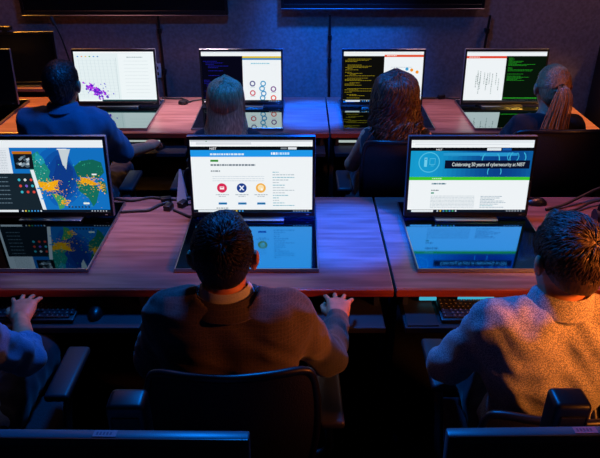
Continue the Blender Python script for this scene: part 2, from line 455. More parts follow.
def scr_term_green(s):
    rr = random.Random(4)
    s.rect(0, 0, 1, 1, WHITE, 0)
    s.rect(0, .0, 1, .02, (214, 220, 224), 1)
    s.rect(0, .085, .50, .13, (222, 70, 44), 2); s.greek(.03, .097, .16, .018, (250, 210, 200), 3)
    for k in range(14):
        u = .06+rr.random()*.4; v = .34+rr.random()*.3
        for j in range(7): s.rect(u, v+j*.035, u+.010, v+j*.035+.02, rr.choice([(120, 140, 140), (160, 178, 176), (100, 120, 124)]), 2)
    s.rect(.50, .085, 1, .965, (8, 20, 10), 1)
    for k in range(22):
        v = .12+k*.021
        if rr.random() < .8: s.greek(.53, v, .53+rr.uniform(.04, .34), .008, (36, 150, 36), 2, rr)
    s.greek(.51, .915, .97, .014, (50, 190, 50), 2, rr)
    s.rect(0, .965, 1, 1, (16, 26, 30), 4)

# ------------------------------------------------------------------ monitors
SW, SH = .548, .343
def monitor(x, y, z, rz, label, draw=None, tilt=6., sticker=None):
    t = thing('computer_monitor', label, 'monitor', (x, y, z), rz, 'desk monitors')
    R = (-math.radians(tilt), 0, 0)
    pl = (0, 0, .010)
    W, H = .575, .383
    b = box(BM(), -W/2, W/2, .004, .030, 0, H, .004, 2)
    box(b, -.2, .2, .028, .052, .06, .31, .012, 3)
    for k in range(9): box(b, -.12, .12, .052, .0535, .24+k*.006, .243+k*.006)
    obj('housing', b, M['housing'], t, True, pl, R)
    b = BM()
    box(b, -W/2+.001, -SW/2, 0, .006, .001, H-.001, .0015, 1); box(b, SW/2, W/2-.001, 0, .006, .001, H-.001, .0015, 1)
    box(b, -SW/2, SW/2, 0, .006, H-.0185, H-.001, .0015, 1); box(b, -SW/2, SW/2, 0, .006, .001, .0215, .0015, 1)
    obj('bezel', b, M['bezel'], t, False, pl, R)
    r = Matrix.Rotation(R[0], 4, 'X')
    off = r @ Vector((0, .003, .0215))
    loc = (off.x+pl[0], off.y+pl[1], off.z+pl[2])
    if draw:
        s = Screen(SW, SH); draw(s); s.build('screen', t, loc, R)
    else:
        b = box(BM(), -SW/2, SW/2, 0, .001, 0, SH); obj('screen', b, M['offscreen'], t, False, loc, R)
    b = box(BM(), -.035, .035, .062, .085, .006, .20, .006, 2); box(b, -.05, .05, .045, .072, .13, .23, .006, 2)
    obj('stand_neck', b, M['black'], t, True)
    b = box(BM(), -.145, .145, -.035, .16, 0, .009, .004, 2)
    lathe(b, [(.05, .009), (.045, .016), (.02, .018)], (0, .075, 0))
    obj('stand_base', b, M['alu'], t, True)
    b = box(BM(), W/2-.04, W/2-.028, -.001, .002, .008, .012)
    obj('power_light', b, M['keymark'], t, False, pl, R)
    if sticker is not None:
        b = box(BM(), sticker-.024, sticker+.024, .007, .026, H, H+.0006)
        for k in range(5): box(b, sticker-.018+k*.007, sticker-.014+k*.007, .012, .021, H+.0006, H+.0009, mi=1)
        o = obj('sticker', b, [M['sticker'], M['sticker_ink']], t, False, pl, R); o['label'] = 'small pinkish sticker on top edge'
    return t

def panel(x, y0, y1, w, z, label, m, rz=0.):
    t = thing('glass_panel', label, 'glass panel', (x, (y0+y1)/2, z), rz, 'black mirror glass panels set on the desks')
    d = (y1-y0)/2
    obj('glass_top', box(BM(), -w/2+.006, w/2-.006, -d+.006, d-.006, .002, .0155), m, t)
    b = BM()
    for a in ((-w/2, -w/2+.006, -d, d), (w/2-.006, w/2, -d, d), (-w/2+.006, w/2-.006, -d, -d+.006), (-w/2+.006, w/2-.006, d-.006, d)):
        box(b, *a, 0, .0165, .001, 1)
    o = obj('frame', b, M['alu'], t); o['label'] = 'thin metal frame'
    return t

ZP = .7565
FX = [(-1.155, 'wide monitor showing a blue world map with orange dots, at left of the front desk', scr_map, M['glass_dim'], 'left front glass panel mirroring the world map monitor'),
      (-.218, 'monitor showing a white web page with red, blue and orange round icons', scr_web, M['glass'], 'glass panel below the monitor with three round icons, mirroring it in blue'),
      (.772, 'monitor showing a web page with a blue banner and green stripe', scr_banner, M['glass'], 'bright blue glass panel below the monitor with the green stripe')]
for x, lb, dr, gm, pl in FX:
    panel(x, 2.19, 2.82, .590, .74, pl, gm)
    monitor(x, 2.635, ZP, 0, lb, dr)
BX = [(-1.28, 'back row monitor showing a pale map with purple clusters', scr_purple, 'back row glass panel in front of the purple cluster monitor'),
      (-.405, 'back row monitor with blue terminal text beside a page of coloured circles', scr_term_blue, 'back row glass panel in front of the long straight haired woman'),
      (.575, 'back row monitor with yellow terminal text, half hidden by curly hair', scr_term_yellow, 'back row glass panel in front of the curly haired woman'),
      (1.42, 'back row monitor with green terminal text and an orange bar', scr_term_green, 'back row glass panel in front of the woman with the ponytail')]
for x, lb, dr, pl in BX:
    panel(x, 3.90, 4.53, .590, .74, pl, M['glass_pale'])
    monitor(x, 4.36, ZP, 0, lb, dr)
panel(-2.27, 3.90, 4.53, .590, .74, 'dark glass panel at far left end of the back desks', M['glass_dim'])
monitor(-2.275, 4.36, ZP, 0, 'switched off monitor cut by the left edge of the photo, back row', None)
monitor(-.392, .895, .74, math.radians(-.6), 'switched off dark monitor at bottom left, its blue lit top edge with faint sticker', None, sticker=-.01)
monitor(.592, .905, .74, math.radians(1.0), 'switched off dark monitor at bottom right with a pink sticker on top', None, sticker=.0)

# side table in the back corner with one more dark monitor
t = thing('side_table', 'wooden side table in the back left corner under a dark monitor', 'table', (-2.05, 4.79, 0))
obj('table_top', box(BM(), -.33, .33, -.135, .14, .775, .80, .004), M['wood'], t)
for sx in (-.29, .29):
    for sy in (-.1, .1): obj('leg', box(BM(), sx-.02, sx+.02, sy-.02, sy+.02, 0, .775, .003), M['black'], t)
t = monitor(-2.09, 4.72, .80, math.radians(4), 'switched off dark monitor on the side table against the back wall', None, 5.)
t = thing('webcam', 'small black camera clipped on top of the dark corner monitor', 'camera', (-2.15, 4.766, 1.19))
obj('body', box(BM(), -.05, .05, -.02, .02, .012, .042, .01, 3), M['black'], t, True)
obj('clip', box(BM(), -.02, .02, -.02, .03, 0, .014, .003), M['black'], t)
b = BM(); tube(b, [(0, -.019, .027), (0, -.026, .027)], .011, 16, False); obj('lens', b, M['offscreen'], t, True)

# ------------------------------------------------------------------ desks
def desk(x0, x1, y0, y1, label, trays, strips, strip_glow):
    t = thing('desk', label, 'desk', ((x0+x1)/2, (y0+y1)/2, 0), 0, 'wooden computer desks')
    cx, cy = (x0+x1)/2, (y0+y1)/2
    hw, hd = (x1-x0)/2, (y1-y0)/2
    obj('desktop', box(BM(), -hw, hw, -hd+.012, hd, .708, .74, .003), M['wood'], t)
    o = obj('front_edge', box(BM(), -hw, hw, -hd, -hd+.012, .706, .7395, .004, 3), M['wood_edge'], t); o['label'] = 'dark red wooden front edge'
    for s in (-1, 1): obj('side_panel', box(BM(), s*hw-(.03 if s > 0 else 0), s*hw+(.03 if s < 0 else 0), -hd+.12, hd-.02, 0, .708, .003), M['laminate'], t)
    obj('modesty_panel', box(BM(), -hw+.03, hw-.03, hd-.06, hd-.04, .12, .708), M['laminate'], t)
    for (a, b_) in trays:
        bm = box(BM(), a-cx, b_-cx, -hd-.115, -hd+.20, .628, .645, .003)
        box(bm, a-cx, b_-cx, -hd-.125, -hd-.115, .626, .652, .003)
        for q in (a-cx+.01, b_-cx-.03): box(bm, q, q+.02, -hd+.03, -hd+.20, .645, .708)
        obj('keyboard_tray', bm, M['armpad'], t)
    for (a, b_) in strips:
        o = obj('light_strip', box(BM(), a-cx, b_-cx, -hd+.045, -hd+.052, .660, .674), strip_glow, t); o['label'] = 'thin glowing strip under the desk edge'  # emissive strip added to make a bright line below the edge
    return t
desk(-1.64, .366, 2.062, 2.905, 'front row wooden desk holding the map monitor and the three icon monitor', [(-1.45, -.61), (-.50, .325)], [], M['led'])
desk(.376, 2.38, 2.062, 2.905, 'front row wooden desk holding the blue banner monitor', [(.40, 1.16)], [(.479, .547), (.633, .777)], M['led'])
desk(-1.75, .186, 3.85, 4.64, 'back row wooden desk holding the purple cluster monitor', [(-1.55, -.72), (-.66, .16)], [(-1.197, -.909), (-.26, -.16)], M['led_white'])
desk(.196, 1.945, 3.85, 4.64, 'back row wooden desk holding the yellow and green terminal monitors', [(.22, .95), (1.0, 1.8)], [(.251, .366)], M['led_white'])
desk(-3.5, -1.76, 3.85, 4.64, 'back row wooden desk at far left holding a switched off monitor', [(-2.9, -2.0)], [], M['led_white'])
desk(-1.5, .10, .28, 1.145, 'nearest desk at bottom left, holding the switched off monitor', [], [], M['led'])
desk(.11, 1.7, .28, 1.145, 'nearest desk at bottom right, holding the monitor with pink sticker', [], [], M['led'])

# boxes standing behind the nearest monitors
for x, w, lb in ((-.397, .088, 'small dark box with rounded top behind the bottom left monitor'), (.618, .084, 'small dark box with rounded top behind the bottom right monitor')):
    t = thing('desktop_box', lb, 'box', (x, 1.097, .74), 0, 'dark boxes behind the nearest monitors')
    zt = .352 if x < 0 else .356
    obj('case', box(BM(), -w/2, w/2, -.035, .035, 0, zt, .014, 4), M['black'], t, True)
    b = box(BM(), -w/2+.012, w/2-.012, -.0365, -.034, .03, zt-.03, .004, 2)
    obj('front_grille', b, M['mesh'], t)

# ------------------------------------------------------------------ keyboards and mice
def keyboard(x, y, rz, label, z=.645):
    t = thing('keyboard', label, 'keyboard', (x, y, z), rz, 'black keyboards on pull-out trays')
    obj('case', box(BM(), -.22, .22, -.07, .07, 0, .016, .005, 2), M['black'], t, True)
    b = BM(); rr = random.Random(int(x*100)+50)
    for r_ in range(6):
        yy = .052-r_*.0195 - (.004 if r_ else 0)
        u = -.210
        k = 0
        while u < .20:
            w_ = .0165
            if r_ == 5 and k == 4: w_ = .105
            elif k == 0 and r_ > 1: w_ = .0165+.006*r_*.6
            elif rr.random() < .04: w_ = .027
            if not (.075 < u+w_/2 < .083):
                box(b, u, u+w_, yy-.008, yy+.008, .016, .0225)
                if w_ < .09: box(b, u+.005, u+.010, yy+.000, yy+.005, .0225, .0228, mi=1)
            u += w_+.0026; k += 1
    obj('keys', b, [M['key'], M['keymark']], t)
    return t
keyboard(.762, 2.045, 0, 'black keyboard on the tray in front of the man in the speckled shirt')
keyboard(-.215, 2.045, 0, 'black keyboard in front of the man in the suit jacket')
keyboard(-1.09, 2.045, 0, 'black keyboard under the hand at the left edge')
keyboard(-1.22, 3.83, 0, 'keyboard on the tray of the man in the blue polo')
keyboard(.60, 3.83, 0, 'keyboard on the tray of the curly haired woman')

def mouse(x, y, z, rz, label, cable=None):
    t = thing('computer_mouse', label, 'mouse', (x, y, z), rz, 'computer mice')
    b = BM(); bmesh.ops.create_uvsphere(b, u_segments=24, v_segments=16, radius=1)
    for v in b.verts:
        v.co = Vector((v.co.x*.031, v.co.y*.056, max(v.co.z, -.0)*.034*(1+.15*-v.co.y)))
    obj('shell', b, M['black'], t, True)
    b = BM(); tube(b, [(-.002, .03, .027), (.002, .03, .027)], .007, 12, False); obj('wheel', b, M['rubber'], t, True)
    if cable:
        b = BM(); tube(b, cable, .0022, 8); obj('cable', b, M['rubber'], t, True)
    return t
mouse(.118, 2.075, .645, .05, 'mouse under the right hand of the man in the suit jacket')
mouse(-.80, 2.04, .645, .1, 'mouse on the tray to the right of the left keyboard')
mouse(-.90, 3.845, .645, 0, 'mouse under the hand of the man in the blue polo')
mouse(1.165, 2.825, .74, 1.5, 'black mouse lying beside the blue banner monitor', [(0, .05, .01), (.0, .12, .004), (.02, .17, .003), (.03, .2, .003)])
t = thing('mouse_pad', 'dark pad at the left end of the right tray', 'mouse pad', (.47, 2.03, .645))
obj('pad', box(BM(), -.06, .06, -.075, .085, 0, .006, .002), M['armpad'], t)

# ------------------------------------------------------------------ chairs
def chair(x, y, rz, label, ztop=.97, bw=.44, armx=.285, armz=.68, arms=True, py=0.):
    """x,y seat centre; faces +Y"""
    t = thing('office_chair', label, 'chair', (x, y, 0), rz, 'black office chairs')
    obj('seat', box(BM(), -.24, .24, -.22, .25, .405, .475, .03, 4), M['chair_fabric'], t, True)
    # backrest: curved mesh panel in a rounded frame
    n_u, n_v = 16, 12
    def P(u, v, off=0.):       # u -1..1, v 0..1
        z = .56+(ztop-.56)*v
        wv = bw/2*(.90+.12*math.sin(v*PI*.8))
        corner = max(0., v-.8)/.2
        return Vector((u*wv*(1-.05*corner*corner), -.20-.055*(1-u*u)-.02*math.sin(v*PI)-off-.04*(v), z-.020*(abs(u)**3)*v))
    b = BM()
    front = [[b.verts.new(P(-1+2*i/n_u, j/n_v)) for i in range(n_u+1)] for j in range(n_v+1)]
    back = [[b.verts.new(P(-1+2*i/n_u, j/n_v, .012)) for i in range(n_u+1)] for j in range(n_v+1)]
    for j in range(n_v):
        for i in range(n_u):
            b.faces.new((front[j][i], front[j][i+1], front[j+1][i+1], front[j+1][i]))
            b.faces.new((back[j][i], back[j+1][i], back[j+1][i+1], back[j][i+1]))
    for i in range(n_u):
        b.faces.new((front[0][i], back[0][i], back[0][i+1], front[0][i+1])); b.faces.new((front[n_v][i], front[n_v][i+1], back[n_v][i+1], back[n_v][i]))
    for j in range(n_v):
        b.faces.new((front[j][0], front[j+1][0], back[j+1][0], back[j][0])); b.faces.new((front[j][n_u], back[j][n_u], back[j+1][n_u], front[j+1][n_u]))
    obj('backrest', b, M['mesh'], t, True)
    b = BM()
    loop = [P(-1, v, .006) for v in (0, .25, .5, .75, .95)]+[P(u, 1, .006) for u in (-.9, -.5, 0, .5, .9)]+[P(1, v, .006) for v in (.95, .75, .5, .25, 0)]+[P(u, 0, .006) for u in (.7, 0, -.7, -1)]
    tube(b, loop, .012, 10, n=5)
    obj('back_frame', b, M['black'], t, True)
    b = BM(); tube(b, [(0, -.02, .39), (0, -.2, .40), (0, -.31, .50), (0, -.305, .66)], .02, 12)
    obj('back_support', b, M['black'], t, True)
    if arms:
        for s in (-1, 1):
            b = BM(); tube(b, [(s*.2, .0, .40), (s*(armx+.0), .0, .43), (s*armx, py*.5, .55), (s*armx, py, armz-.03)], .015, 10)
            o = obj('armrest', b, M['black'], t, True)
            obj('arm_pad', box(BM(), s*armx-.040, s*armx+.040, -.13+py, .13+py, armz-.03, armz, .012, 3), M['armpad'], o, True)
    b = BM(); lathe(b, [(.03, .08), (.03, .25), (.02, .26), (.02, .37), (.07, .385), (.07, .405)])
    obj('column', b, M['steel'], t, True)
    for k in range(5):
        a = 2*PI*k/5+.3; c, s = math.cos(a), math.sin(a)
        b = BM(); tube(b, [(c*.02, s*.02, .10), (c*.16, s*.16, .09), (c*.28, s*.28, .065)], [.024, .016], 10)
        o = obj('leg', b, M['black'], t, True)
        b = BM(); tube(b, [(c*.28-s*.02, s*.28+c*.02, .028), (c*.28+s*.02, s*.28-c*.02, .028)], .028, 16, False)
        obj('caster', b, M['rubber'], o, True)
    return t
chair(-.19, 1.545, .03, 'black office chair under the man in the suit jacket', 1.015, .45)
chair(.735, 1.52, -.02, 'black office chair under the man in the speckled shirt', .885, .46, armx=.262, py=.19)
chair(-1.08, 1.53, 0, 'black office chair at the left edge with one arm pad in view', .93, .45, armx=.292, py=.14)
chair(-1.235, 3.27, 0, 'black office chair under the man in the blue polo', .90, .44)
chair(-.385, 3.27, 0, 'black office chair under the long straight haired woman', .86, .42)
chair(.50, 3.27, 0, 'black office chair under the curly haired woman', 1.005, .36, armx=.255)
chair(1.335, 3.33, 0, 'black office chair under the woman with the ponytail, wide back edge in view', 1.04, .50)

# ------------------------------------------------------------------ wall-mounted things
def tv(x0, x1, z0, label):
    h = .88
    t = thing('wall_television', label, 'television', ((x0+x1)/2, 4.95, z0), 0, 'dark wall televisions')
    w = (x1-x0)/2
    obj('housing', box(BM(), -w, w, -.075, -.03, 0, h, .006, 2), M['black'], t, True)
    b = BM()
    for a in ((-w, -w+.022, 0, h), (w-.022, w, 0, h), (-w+.022, w-.022, 0, .03), (-w+.022, w-.022, h-.022, h)): box(b, a[0], a[1], -.084, -.075, a[2], a[3], .002, 1)
    obj('bezel', b, M['bezel'], t)
    obj('bottom_trim', box(BM(), -w, w, -.088, -.03, -.006, 0, .002, 1), M['alu'], t)  # bright metal strip added to catch light along the lower edge
    obj('screen', box(BM(), -w+.022, w-.022, -.079, -.075, .03, h-.022), M['offscreen'], t)
    obj('wall_bracket', box(BM(), -.3, .3, -.03, 0, .2, .6), M['steel'], t)
    return t
tv(-2.05, -.531, 1.29, 'dark wall television at top left, cut by the top of the photo')
tv(-.139, 1.352, 1.337, 'dark wall television at top right of centre')
def pole(xt, xb, label, zc):
    t = thing('cable_pole', label, 'pole', (xb, 4.90, 0), 0, 'thin black cable poles on the back wall')
    d = xt-xb
    P = lambda z: (d*(z/1.4), 0, z)
    obj('tube', tube(BM(), [P(.02), P(1.285)], .0095, 12, False), M['black'], t, True)
    for z in zc:
        b = BM(); tube(b, [P(z-.018), P(z+.018)], .017, 12, False); box(b, P(z)[0]-.012, P(z)[0]+.012, .0, .05, z-.012, z+.012)
        obj('clamp', b, M['black'], t, True)
    lathe_b = lathe(BM(), [(.045, 0), (.045, .012), (.015, .02)]); obj('foot', lathe_b, M['black'], t, True)
pole(-1.055, -1.046, 'thin black cable pole behind the back left monitors', (1.17, .86, .4))
pole(.222, .236, 'thin black cable pole in the middle of the back wall', (1.12, .95, .4))
pole(1.415, 1.365, 'thin black cable pole leaning right behind the green terminal monitor', (1.17, .6))
t = thing('wall_outlet', 'small pale wall outlet to the right of the purple cluster monitor', 'outlet', (-1.115, 4.95, .86))
obj('plate', box(BM(), -.035, .035, -.012, 0, -.055, .055, .004, 2), M['plate'], t, True)
for dz in (-.022, .022): obj('socket', box(BM(), -.014, .014, -.014, -.011, dz-.012, dz+.012, .002), M['black'], t)
t = thing('gooseneck_microphone', 'thin black gooseneck microphone leaning left behind the purple cluster monitor', 'microphone', (-1.64, 4.59, .74))
b = lathe(BM(), [(.055, 0), (.055, .02), (.02, .03)]); obj('base', b, M['black'], t, True)
obj('neck', tube(BM(), [(0, 0, .02), (-.005, 0, .2), (-.045, .01, .42), (-.085, .02, .535)], .006, 10), M['black'], t, True)
obj('head', tube(BM(), [(-.083, .02, .525), (-.105, .026, .58)], .016, 14, False), M['rubber'], t, True)
# tall dark cabinet at right edge
t = thing('equipment_cabinet', 'tall black cabinet at the right edge behind the back desk', 'cabinet', (2.55, 4.62, 0))
obj('body', box(BM(), -.28, .28, -.28, .28, .03, 1.12, .008), M['black'], t)
o = obj('door', box(BM(), -.25, .25, -.295, -.28, .06, 1.08, .004), M['laminate'], t)
obj('handle', box(BM(), .2, .215, -.315, -.295, .5, .66, .003), M['steel'], o)
for sx in (-.24, .24):
    for sy in (-.24, .24): obj('foot', box(BM(), sx-.02, sx+.02, sy-.02, sy+.02, 0, .03), M['rubber'], t)

# ------------------------------------------------------------------ cables
def cable(pts, r, label, plug=None, name='cable'):
    b = tube(BM(), pts, r, 8)
    if plug is None: return tag(obj(name, b, M['rubber'], None, True), label, 'cable')
    p0 = Vector(pts[0]); t = thing(name, label, 'cable', p0)
    for v in b.verts: v.co -= p0
    obj('cord', b, M['rubber'], t, True)
    for (px, py, pz, rz) in plug:
        o = obj('connector', box(BM(), -.026, .026, -.017, .017, 0, .028, .005, 2), M['black'], t, True)
        o.location = Vector((px, py, pz))-p0; o.rotation_euler = (0, 0, rz)
z = .7465
cable([(-.93, 2.875, z), (-.84, 2.85, z), (-.75, 2.885, z), (-.68, 2.87, z), (-.60, 2.862, z), (-.50, 2.89, z)], .0065, 'upper black cable running between map monitor and icon monitor', [(-.665, 2.845, .74, .3)])
cable([(-.86, 2.725, z), (-.79, 2.735, z), (-.73, 2.745, z), (-.69, 2.80, z), (-.65, 2.835, z)], .0075, 'lower black cable coming from behind the map monitor', [(-.638, 2.765, .74, 1.3)])
cable([(-.61, 2.745, z), (-.56, 2.705, z), (-.52, 2.67, z+.004), (-.49, 2.655, .7635)], .0065, 'black cable looping under the left edge of the icon monitor')
cable([(-.56, 2.81, z), (-.52, 2.815, z), (-.475, 2.84, .7635)], .0065, 'short black cable behind the icon monitor', [(-.575, 2.80, .74, 1.1)])
cable([(-.58, 2.87, z), (-.53, 2.893, z+.008), (-.46, 2.90, z+.02), (-.40, 2.89, z+.02)], .003, 'thin wire rising from the plugs behind the icon monitor')
z = .7455
cable([(-1.02, 4.60, z), (-.93, 4.585, z), (-.88, 4.59, z), (-.84, 4.555, z), (-.80, 4.50, z)], .006, 'black cable behind the back desk edge beside the purple cluster monitor')
t = thing('desk_microphone', 'small black puck microphone on the back desk with a cable', 'microphone', (-.845, 4.475, .74))
b = lathe(BM(), [(.034, 0), (.036, .01), (.03, .022), (.012, .027)]); obj('puck', b, M['black'], t, True)
obj('cable', tube(BM(), [(.03, 0.01, .008), (.07, .06, .005), (.13, .09, .005), (.17, .11, .005)], .005, 8), M['rubber'], t, True)
cable([(.88, 4.60, z), (1.0, 4.60, z), (1.05, 4.62, z), (1.15, 4.58, z), (1.22, 4.61, z), (1.35, 4.60, z)], .006, 'black cable on the back desk left of the green terminal monitor', [(1.045, 4.60, .74, .4)])
z = .7465
cable([(1.19, 2.75, z), (1.28, 2.78, .755), (1.38, 2.83, .775), (1.50, 2.885, .80), (1.66, 2.93, .80), (1.74, 2.945, .60)], .007, 'upper black cable arching over the front desk at right edge')
cable([(1.22, 2.70, z), (1.33, 2.74, .752), (1.44, 2.80, .765), (1.6, 2.84, .765), (1.8, 2.86, z)], .006, 'lower black cable on the front desk at right edge')
t = thing('headset', 'dark headset band at right edge of the front desk', 'headset', (1.47, 2.62, .74))
obj('band', tube(BM(), [(-.09, 0, .03), (-.085, .0, .10), (-.03, 0, .155), (.03, 0, .155), (.085, 0, .10), (.09, 0, .03)], .009, 10), M['black'], t, True)
for s in (-1, 1): obj('ear_cup', tube(BM(), [(s*.075, 0, .035), (s*.105, 0, .035)], .035, 20, False), M['armpad'], t, True)
# folded card behind the cables
b = BM()
for sy in (-1, 1):
    v4 = [b.verts.new(v) for v in ((-.026, sy*.022, 0), (.026, sy*.022, 0), (.006, 0, .165), (-.004, 0, .165))]; b.faces.new(v4 if sy < 0 else v4[::-1])
bmesh.ops.remove_doubles(b, verts=b.verts[:], dist=.0005)
bmesh.ops.solidify(b, geom=b.faces[:], thickness=.0015)
tag(obj('tent_card', b, M['paper'], None, False, (-.588, 2.872, .741)), 'small white folded card standing at the back edge of the front desk', 'card')

# ------------------------------------------------------------------ people: smooth-union bodies
def surface_nets(V, org, h):
    ins = V < 0
    nx, ny, nz = V.shape
    cs = [(i, j, k) for i in (0, 1) for j in (0, 1) for k in (0, 1)]
    cnt = np.zeros((nx-1, ny-1, nz-1), np.int8)
    for i, j, k in cs: cnt += ins[i:nx-1+i, j:ny-1+j, k:nz-1+k]
    act = (cnt > 0) & (cnt < 8)
    I = np.argwhere(act)
    idx = np.full(act.shape, -1, np.int32); idx[act] = np.arange(len(I))
    val = np.stack([V[I[:, 0]+i, I[:, 1]+j, I[:, 2]+k] for i, j, k in cs], 1)
    pos = np.zeros((len(I), 3)); n_ = np.zeros(len(I))
    for a in range(8):
        for b_ in range(a+1, 8):
            if sum(abs(p-q) for p, q in zip(cs[a], cs[b_])) != 1: continue
            va, vb = val[:, a], val[:, b_]
            mk = (va < 0) != (vb < 0)
            t = np.where(mk, va/np.where(mk, va-vb, 1), 0)
            pos += np.where(mk[:, None], np.array(cs[a])+t[:, None]*(np.array(cs[b_])-np.array(cs[a])), 0); n_ += mk
    verts = org+h*(I+pos/n_[:, None])
    faces = []
    for ax in range(3):
        d = [0, 0, 0]; d[ax] = 1
        A = ins[:nx-d[0], :ny-d[1], :nz-d[2]]; B = ins[d[0]:, d[1]:, d[2]:]
        E_ = np.argwhere(A != B)
        u, v = (ax+1) % 3, (ax+2) % 3
        E_ = E_[(E_[:, u] > 0) & (E_[:, v] > 0) & (E_[:, u] < V.shape[u]-1) & (E_[:, v] < V.shape[v]-1)]
        fl = A[tuple(E_.T)]
        def c(du, dv):
            q = E_.copy(); q[:, u] += du; q[:, v] += dv
            return idx[tuple(q.T)]
        q = np.stack([c(-1, -1), c(0, -1), c(0, 0), c(-1, 0)], 1)
        q[~fl] = q[~fl][:, ::-1]
        faces.append(q)
    return verts, np.concatenate(faces)

def cap(a, b, ra, rb=None, k=.03): return ('cap', np.array(a, float), np.array(b, float), ra, ra if rb is None else rb, k)
def ell(c, r, k=.03, R=None): return ('ell', np.array(c, float), np.array(r, float), R, k)

def field(groups, h, pad=.03, kg=.003):
    lo = np.full(3, 9e9); hi = np.full(3, -9e9)
    for g in groups:
        for p in g:
            if p[0] == 'cap':
                r = max(p[3], p[4]); lo = np.minimum(lo, np.minimum(p[1], p[2])-r); hi = np.maximum(hi, np.maximum(p[1], p[2])+r)
            else:
                r = p[2] if p[3] is None else np.full(3, p[2].max()); lo = np.minimum(lo, p[1]-r); hi = np.maximum(hi, p[1]+r)
    lo -= pad; hi += pad
    N_ = np.ceil((hi-lo)/h).astype(int)+1
    ax = [lo[i]+h*np.arange(N_[i]) for i in range(3)]
    T = None
    for g in groups:
        V = np.full(N_, 1.0, np.float32)
        for p in g:
            k = p[-1]
            if p[0] == 'cap':
                r = max(p[3], p[4]); l_ = np.minimum(p[1], p[2])-r; u_ = np.maximum(p[1], p[2])+r
            else:
                r = p[2] if p[3] is None else np.full(3, p[2].max()); l_ = p[1]-r; u_ = p[1]+r
            m_ = k+3*h
            s = [slice(max(0, int((l_[i]-m_-lo[i])/h)), min(N_[i], int((u_[i]+m_-lo[i])/h)+2)) for i in range(3)]
            X = ax[0][s[0]][:, None, None]; Y = ax[1][s[1]][None, :, None]; Z = ax[2][s[2]][None, None, :]
            if p[0] == 'cap':
                d = p[2]-p[1]; L2 = max(float(d @ d), 1e-9)
                t = np.clip(((X-p[1][0])*d[0]+(Y-p[1][1])*d[1]+(Z-p[1][2])*d[2])/L2, 0, 1)
                D = np.sqrt((X-p[1][0]-t*d[0])**2+(Y-p[1][1]-t*d[1])**2+(Z-p[1][2]-t*d[2])**2)-(p[3]+(p[4]-p[3])*t)
            else:
                q = [X-p[1][0], Y-p[1][1], Z-p[1][2]]
                if p[3] is not None:
                    R = p[3]; q = [R[0][i]*q[0]+R[1][i]*q[1]+R[2][i]*q[2] for i in range(3)]
                k0 = np.sqrt(sum((q[i]/p[2][i])**2 for i in range(3))); k1 = np.sqrt(sum((q[i]/p[2][i]**2)**2 for i in range(3)))
                D = k0*(k0-1)/np.maximum(k1, 1e-6)
            W = V[s[0], s[1], s[2]]
            hh = np.clip(.5+.5*(W-D)/k, 0, 1)
            V[s[0], s[1], s[2]] = W*(1-hh)+D*hh-k*hh*(1-hh)
        if T is None: T = V
        else:
            hh = np.clip(.5+.5*(T-V)/kg, 0, 1); T = T*(1-hh)+V*hh-kg*hh*(1-hh)
    return T, lo, ax

def wrinkle(P, amp, wl, seed, stretch=(1, 1, 1)):
    r = np.random.default_rng(seed); Q = P*np.array(stretch)
    out = np.zeros(len(P))
    for i in range(9):
        d = r.normal(size=3); d /= np.linalg.norm(d); d2 = r.normal(size=3); d2 /= np.linalg.norm(d2)
        f = 2*PI/(wl*r.uniform(.6, 1.7))
        out += np.sin(Q @ d*f+1.6*np.sin(Q @ d2*f*.45+r.uniform(0, 6))+r.uniform(0, 6))*r.uniform(.5, 1)
    out = out/3.2
    return amp*(np.sign(out)*np.abs(out)**.8)

def sdf_obj(name, groups, h, m, parent, cut=None, disp=None, origin=(0, 0, 0), smooth_it=1, extra=None):
    V, lo, ax = field(groups, h)
    if cut is not None:
        V = np.maximum(V, cut(ax[0][:, None, None], ax[1][None, :, None], ax[2][None, None, :]))
    v, f = surface_nets(V, lo, h)
    # light relaxation, then normals and displacement
    for _ in range(smooth_it):
        acc = np.zeros_like(v); ct = np.zeros(len(v))
        for a in range(4):
            i, j = f[:, a], f[:, (a+1) % 4]
            for x in range(3):
                acc[:, x] += np.bincount(i, v[j, x], len(v))+np.bincount(j, v[i, x], len(v))
            ct += np.bincount(i, minlength=len(v))+np.bincount(j, minlength=len(v))
        v = v*.5+.5*acc/np.maximum(ct, 1)[:, None]
    if disp is not None:
        nf = np.cross(v[f[:, 2]]-v[f[:, 0]], v[f[:, 3]]-v[f[:, 1]])
        nv = np.zeros_like(v)
        for a in range(4):
            for x in range(3): nv[:, x] += np.bincount(f[:, a], nf[:, x], len(v))
        nv /= np.maximum(np.linalg.norm(nv, axis=1), 1e-12)[:, None]
        v = v+nv*disp(v)[:, None]
    if extra is not None: f = np.concatenate([f, extra[1]+len(v)]); v = np.concatenate([v, extra[0]])
    v = v-np.array(origin)
    me = bpy.data.meshes.new(name)
    me.vertices.add(len(v)); me.vertices.foreach_set('co', v.astype(np.float32).ravel())
    me.loops.add(len(f)*4); me.loops.foreach_set('vertex_index', f.astype(np.int32).ravel())
    me.polygons.add(len(f)); me.polygons.foreach_set('loop_start', np.arange(0, len(f)*4, 4, dtype=np.int32))
    me.update(calc_edges=True); me.validate()
    me.polygons.foreach_set('use_smooth', np.ones(len(f), bool))
    me.materials.append(m)
    return link(bpy.data.objects.new(name, me), parent)

V3 = lambda *a: np.array(a, float)
def unit(a): return a/np.linalg.norm(a)

